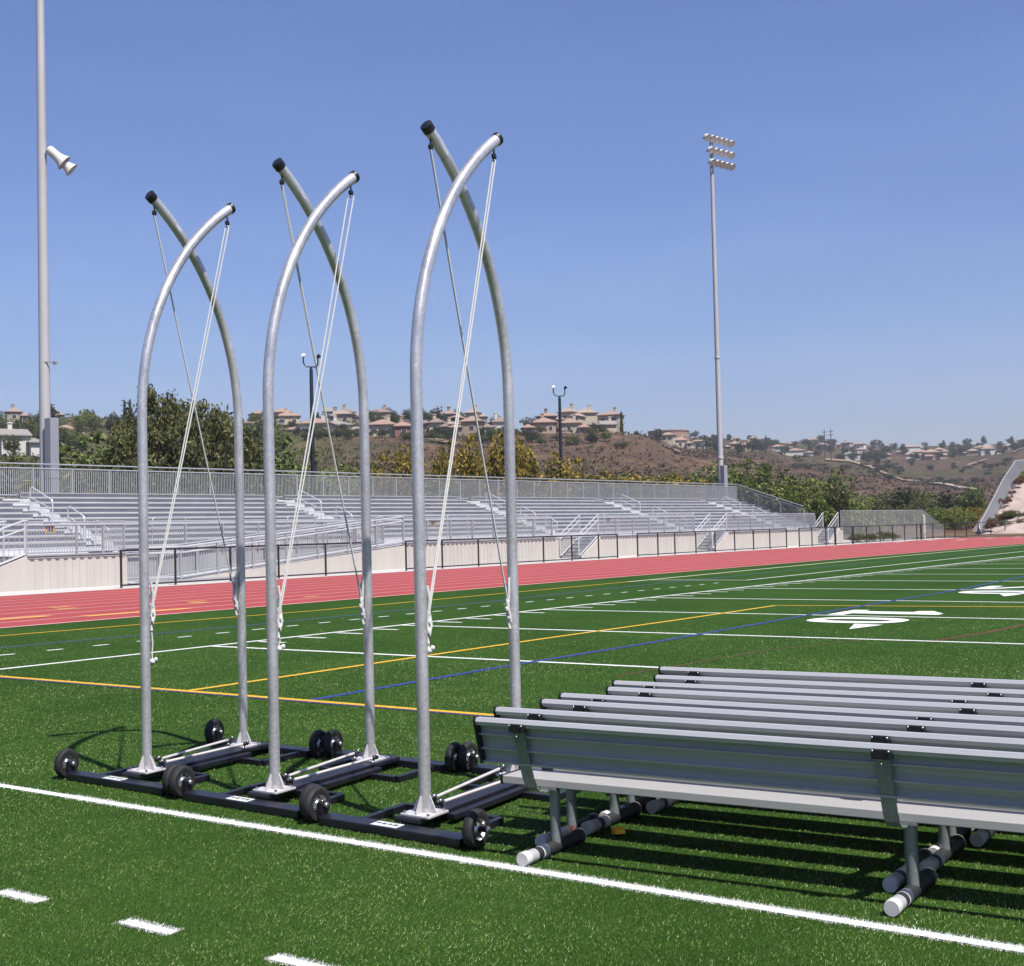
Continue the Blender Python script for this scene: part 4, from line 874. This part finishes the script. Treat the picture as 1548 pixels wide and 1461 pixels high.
def house(px, pyb, wpx, hpx, d, wall, roof, label, yaw=0.0, wing=0, chim=1, gable=False, win=True, group=None):
    big=.95 if d<600 else .9
    if 455<d<600: pyb-=3; hpx+=3
    if d>600: pyb-=1.5
    if not wing: wing=random.choice([-1,1,1,0])
    sc=d/FOC; W=wpx*sc*big; H=max(3.4,hpx*sc*(1.0 if d<600 else .95)); p=at(px,pyb,d)
    if d>600: p[2]=terrain_z(p[0],p[1])+.4
    az=math.atan2(p[0]-CAM[0],p[1]-CAM[1])
    t=thing('house',label,'house',tuple(p),-az+yaw,group)   # local -Y looks at the field
    dep=max(7.0,min(11.0,W*.7)); rh=min(H*.30,dep*.24+.4); eave=H-rh
    mw=W*(1-.32*abs(wing)); x0=-W/2+(W-mw if wing<0 else 0); x1=x0+mw
    wl=MB().b2((x0,0,-7),(x1,dep,eave-.02)); rf=MB(); hip(rf,x0,x1,0,dep,eave,rh,gable=gable)
    spots=[(x0,x1,0.0,eave)]
    if wing:
        a,b=(x1,W/2) if wing>0 else (-W/2,x0)
        wl.b2((a+(.01 if wing>0 else 0),-1.5,-7),(b-(.01 if wing<0 else 0),dep-1.5,eave*.55)); hip(rf,a,b,-1.5,dep-1.5,eave*.57,rh*.7); spots.append((a,b,-1.5,eave*.55))
    if eave>5.2:   # a shallow porch roof between the storeys
        rf.prism([(-1.5,eave*.47),(.0,eave*.56),(.0,eave*.50),(-1.5,eave*.44)],x0+.5,x0+mw*.62,'x'); 
    walls=wl.build('wall',WM[wall],t); roofo=rf.build('roof',RM[roof],t)
    if chim:
        cx=x0+mw*random.choice([.28,.45,.7]); MB().b2((cx-.45,dep*.5-.45,eave),(cx+.45,dep*.5+.45,eave+rh+1.1)).b2((cx-.6,dep*.5-.6,eave+rh+1.1),(cx+.6,dep*.5+.6,eave+rh+1.35)).build('chimney',WM[wall if wall!='red' else 'tan'],roofo)
    if win:
        for a,b,y,e in spots:
            n=max(1,int((b-a)/3.2)); fl=[.52*e/2-.1,.52*e+e*.24] if e>5.2 else [e*.48]
            for z in fl:
                for i in range(n):
                    if random.random()<.12: continue
                    cx=a+(b-a)*(i+.5)/n+random.uniform(-.3,.3); ww=random.choice([.55,.7,.95]); hh=.62
                    f=MB().b2((cx-ww-.12,y-.07,z-hh-.12),(cx+ww+.12,y-.012,z+hh+.12)).build('window',TRIM,t)
                    MB().b2((cx-ww,y-.10,z-hh),(cx+ww,y-.072,z+hh)).b2((cx-.04,y-.115,z-hh),(cx+.04,y-.101,z+hh)).build('pane',WIN,f)
    return t
HS=[
 (33,683,58,34,292,'white','grey','white two storey house with a pale gabled roof at the left edge',.25,1,1,True),
 (27,640,30,17,520,'tan','pink','house with pale red hipped roof on the skyline at the left edge',.1,0,1,False),
 (84,637,22,13,540,'cream','pink','house on the skyline just right of the left floodlight pole',0,0,1,False),
 (103,666,40,24,384,'brown','orange','house with a long orange roof right of the left floodlight pole cabinet',-.2,0,1,False),
 (157,656,36,18,440,'tan','tan','house with a wide tan roof between the left floodlight pole and the leftmost frame',.2,0,0,False),
 (134,644,14,12,480,'pink','brown','small pink house left of the wide tan roofed house',0,0,1,False),
 (381,652,24,18,430,'tan','brown','small tan house between the leftmost and middle frames',0,0,0,False),
 (397,640,28,14,480,'cream','orange','house with orange roof on the skyline behind the middle frame near pole',.2,0,0,False),
 (433,642,38,20,500,'tan','orange','house with orange hipped roof on the skyline left of the left lamp post',0,0,0,False),
 (463,661,72,30,392,'white','orange','long white two storey house with orange roof crossed by the middle frame ropes',-.25,-1,1,False),
 (498,641,16,20,470,'white','grey','white tower like house on the ridge right of the left lamp post',0,0,0,True),
 (530,642,38,20,482,'tan','brown','tan house with tall brown chimney on the skyline left of the middle frame far pole',.15,0,1,False),
 (520,660,60,26,402,'white','grey','white house with grey roof and slim chimney left of the middle frame far pole',.1,1,1,False),
 (577,661,44,28,396,'cream','orange','cream two storey house with orange roof right of the middle frame far pole',-.15,0,1,False),
 (583,642,56,20,480,'tan','brown','wide tan house on the skyline above the cream two storey house',0,1,1,False),
 (617,661,42,25,394,'red','orange','dark red house with orange roof left of the rightmost frame near pole',.1,0,1,False),
 (645,652,26,18,420,'red','brown','dark red house just behind the rightmost frame near pole',.1,0,0,False),
 (662,655,28,24,412,'cream','brown','narrow cream house with brown roof right of the rightmost frame near pole',-.2,0,1,False),
 (684,652,20,15,430,'cream','tan','small cream house between two larger ridge houses behind the ropes',0,0,1,False),
 (705,657,48,29,414,'tan','orange','tan two storey house with tall chimney left of the rightmost rope crossing',-.2,-1,1,False),
 (753,657,46,28,416,'white','brown','bright white two storey house with dark roof left of the rightmost frame far pole',.2,0,1,False),
 (816,657,52,27,420,'pink','orange','reddish house with wide orange roof left of the right lamp post',.1,-1,1,False),
 (868,657,46,26,428,'cream','orange','cream house with orange roof right of the right lamp post',-.1,1,1,False),
 (893,656,26,20,436,'tan','brown','tan house between the cream house and the last house on the ridge',0,0,0,False),
 (916,657,34,22,440,'cream','grey','pale gabled house at the right end of the middle ridge',.2,0,1,True),
 (1004,676,32,16,660,'cream','orange','first orange roofed house right of the round tan building, in front of it',-.2,0,0,False),
 (1033,679,30,18,664,'cream','orange','second house right of the round building with two orange roofs',.1,1,1,False),
 (1060,678,28,15,670,'white','pink','third house right of the round building with white walls',0,0,0,False),
 (1084,677,22,16,690,'tan','orange','house half behind the right floodlight pole',0,0,0,False),
 (1108,679,24,15,700,'pink','pink','pink roofed house right of the right floodlight pole',0,0,1,False),
 (1134,681,26,15,700,'cream','orange','cream house at the right end of the second row',.2,1,1,False),
 (1176,690,20,12,890,'white','orange','small white far house left of the long row house',0,0,0,False),
 (1209,691,46,13,895,'white','orange','long low white row house with orange roof on the far slope',0,1,0,False),
 (1296,690,48,13,950,'white','grey','long white house with grey roof right of the right pylon',.1,1,0,False),
 (1324,692,24,12,940,'white','orange','white house with orange roof near the top of the dirt path',0,0,0,False),
 (1341,691,12,12,945,'pink','orange','small reddish house right of the path top houses',0,0,0,False),
 (1319,677,22,9,1120,'cream','orange','far house on the skyline above the path top houses',0,0,0,False),
 (1380,690,22,13,960,'white','pink','white house left of the large reddish house on the far slope',0,0,0,False),
 (1414,690,34,17,955,'pink','orange','largest reddish house on the far right slope',.2,1,0,False),
 (1376,675,30,10,1180,'white','pink','pale far house on the skyline above the large reddish house',0,0,0,False),
 (1394,676,14,10,1150,'cream','orange','small cream skyline house right of the pale far house',0,0,0,False),
 (1500,679,34,13,1000,'white','orange','white house with orange roof on the far ridge above the tall mesh fence',.2,1,0,False),
 (1536,675,14,8,1100,'white','pink','small pale house on the far ridge at the right edge',0,0,0,False),
 (1470,678,16,8,1080,'grey','tan','grey house among trees left of the white far ridge house',0,0,0,False),
 (1228,668,20,8,1250,'cream','orange','tiny skyline house left of the right pylon',0,0,0,False),
 (1262,671,22,8,1250,'white','pink','tiny pale skyline house right of the right pylon',0,0,0,False),
 (1141,660,18,9,1100,'white','orange','tiny skyline house above the second row of houses',0,0,0,False),
 (1111,663,16,9,1050,'pink','orange','tiny skyline house just right of the right floodlight pole',0,0,0,False)]
for k in range(16):
    px=random.uniform(1165,1545); HS.append((px,random.uniform(676,684),random.uniform(16,30),random.uniform(9,13),random.uniform(1000,1180),random.choice(['white','cream','pink','white']),random.choice(['orange','pink','tan']),'pale house half hidden by trees along the far ridge',random.uniform(-.4,.4),0,0,False))
for k in range(9):
    px=random.uniform(432,925); HS.append((px,random.uniform(642,648),random.uniform(30,44),random.uniform(17,22),random.uniform(455,500),random.choice(['tan','cream','brown']),random.choice(['orange','brown','tan']),'house of the rear row on the middle ridge, only its upper part showing',random.uniform(-.4,.4),0,1,False))
for h in HS:
    house(*h[:7],h[7],h[8],h[9],h[10],h[11],win=h[4]<760,group='houses on the hills')
# low round building
p=at(998,661,700); rb=thing('round_building','low round tan building on the hilltop right of the middle ridge','building',tuple(p))
MB().lathe((0,9,0),(0,0,1),[(10.8,-8),(10.8,3.0),(11.1,3.0),(11.1,3.5),(10.2,3.6),(0,3.7)],40).build('wall',M('tan_render',(.34,.20,.15),.9,0,.05,.2),rb)
MB().lathe((0,9,0),(0,0,1),[(10.83,.2),(10.86,.25),(10.86,.7),(10.83,.75)],40).build('plinth',WM['tan'],rb)
MB().b2((-11.6,-1,-.5),(-10.4,1.5,2.2)).build('porch',WM['cream'],rb)
# pylons
def pylon(label, px, pyb, pyt, d):
    b=at(px,pyb,d); H=at(px,pyt,d)[2]-b[2]; t=thing('power_pylon',label,'pylon',tuple(b),random.uniform(-.2,.2),'power pylons on the hills'); s=H/16
    PL=M('pylon_steel',(.10,.085,.10),.7,.2,.1,1)
    for x in (-2.0*s,2.0*s):
        MB().cyl((x,0,-3),(x,0,H),.30*s+.08,8,.2*s).build('leg',PL,t)
        for z in (.78,.90):
            MB().bar((x-1.5*s,0,H*z),(x+1.5*s,0,H*z),.28*s,.28*s).build('crossarm',PL,t)
    br=MB(); 
    for a,c in ((.1,.35),(.35,.6)): br.bar((-2*s,0,H*a),(2*s,0,H*c),.16*s,.16*s); br.bar((2*s,0,H*a),(-2*s,0,H*c),.16*s,.16*s)
    br.bar((-2*s,0,H*.62),(2*s,0,H*.62),.22*s,.22*s); br.build('bracing',PL,t)
pylon('small twin pole pylon on the skyline between the rightmost frame poles',665,650,613,560)
pylon('twin pole pylon standing in the far valley right of the right floodlight pole',1252,690,649,760)

# ------------------------------------------------------------------ embankment with mesh fence at the far right
EM=[(1487,808,140),(1500,788,146),(1516,764,152),(1532,738,158),(1548,716,164),(1580,690,172),(1640,664,182)]
EB=[(1497,810,138),(1530,808,139),(1560,806,140),(1600,804,142),(1640,802,144),(1700,799,146),(1780,795,150)]
ev=[];n1=len(EM);m1=9
for i in range(n1):
    a=at(*EM[i]); b=at(*EB[i])
    for k in range(m1):
        t=k/(m1-1); q=a*(1-t)+b*t; bump=.5*mnoise.noise(Vector((q[0]*.3,q[1]*.3,q[2]*.3)))*math.sin(PI*t); ev.append((q[0]+bump*.4,q[1]-bump,q[2]+bump))
for i in range(n1):
    a=at(*EM[i]); ev.append((a[0]-6,a[1]+14,a[2]-.5)); ev.append((a[0]-10,a[1]+26,-1.0))
ef=[(i*m1+k,(i+1)*m1+k,(i+1)*m1+k+1,i*m1+k+1) for i in range(n1-1) for k in range(m1-1)]; o0=n1*m1
ef+=[(o0+2*i,o0+2*i+2,(i+1)*m1,i*m1) for i in range(n1-1)]+[(o0+2*i+1,o0+2*i+3,o0+2*i+2,o0+2*i) for i in range(n1-1)]
em=M('embankment_soil',(.44,.34,.30),.95,0,.28,.5,.4,1.5)
tag(MB().add(ev,ef,True).build('embankment',em),kind='structure')
fo=thing('mesh_fence','tall grey mesh fence climbing the slope at the right edge','fence',(0,0,0))
TP=[(1480,796,141),(1484,787,143),(1500,756,149),(1516,725,155),(1535,697,161),(1560,694,168),(1640,660,182)]
tops=[at(*q) for q in TP]; bots=[at(*q) for q in EM]
MB().tube([tuple(q) for q in tops],.045,6).build('top_rail',MT['picket'],fo)
mv=[tuple(q) for q in tops]+[tuple(q-np.array([0,0,.3])) for q in bots]; MB().add(mv,[(i,i+1,n1+i+1,n1+i) for i in range(n1-1)]).build('wire_mesh',mesh_infill('slope_mesh',(.13,.13,.14),.42),fo)
for a,b in zip(tops,bots): MB().cyl(tuple(b-np.array([0,0,.5])),tuple(a),.03,6).build('post',MT['galv_dull'],fo)
for i in range(18):
    t=random.random(); j=random.randrange(0,n1-2); q=bots[j]*(1-t)+bots[j+1]*t; s=random.uniform(.5,1.1)
    tt=thing('shrub','reddish brown shrub along the foot of the mesh fence on the slope','shrub',(q[0]+.6,q[1]-1.2,q[2]-.2),random.random()*6,'shrubs on the slope'); tt.scale=(s*1.2,s*1.2,s)
    if i==0: RB=crown('crown',lobes(21,7,.34,.45,.2,.25),150,14,.05,(.07,.035,.025),(.22,.10,.065),21); GB=PROTO['lime'][0]
    cr=bpy.data.objects.new('crown',RB if i%3 else GB); COL.objects.link(cr); cr.parent=tt
    if not i%3: tt['label']='green shrub along the foot of the mesh fence on the slope'
for i in range(8):
    px=1515+random.random()*60; py=random.uniform(770,800); q=at(px,py,143+ (800-py)*.2); tt=thing('shrub','low green shrub growing on the bare slope at the right edge','shrub',tuple(q-np.array([0,0,.3])),random.random()*6,'shrubs on the bare slope'); tt.scale=(1.8,1.8,1.1)
    cr=bpy.data.objects.new('crown',PROTO['round2'][0]); COL.objects.link(cr); cr.parent=tt
for i,px in enumerate((1293,1302,1312,1322,1336,1352)):
    q=gnd(px,814-(px-1293)*.07,0); q=onx(px,813,-23.3); tt=thing('plant','small leafy plant behind the black fence beyond the grandstand','plant',(q[0],q[1],0),random.random()*6,'small plants behind the black fence'); tt.scale=(1.3,1.3,.75+.3*random.random())
    cr=bpy.data.objects.new('crown',PROTO['round2'][0]); COL.objects.link(cr); cr.parent=tt
# ------------------------------------------------------------------ air
if HAZE>0:
    hz=MB().b2((-1700,-60,-40),(1250,1900,135)) if False else MB().b2((-2000,-400,-60),(1500,2300,150))
    m=bpy.data.materials.new('haze_air'); m.use_nodes=True; nt=m.node_tree; nt.nodes.remove(nt.nodes['Principled BSDF']); v=nt.nodes.new('ShaderNodeVolumePrincipled')
    v.inputs['Color'].default_value=(.86,.90,1,1); v.inputs['Density'].default_value=HAZE; v.inputs['Anisotropy'].default_value=.2; nt.links.new(v.outputs[0],nt.nodes['Material Output'].inputs['Volume'])
    tag(hz.build('haze',m),'thin pale haze in the air over the hills','haze',kind='stuff'); SC.cycles.volume_bounces=0
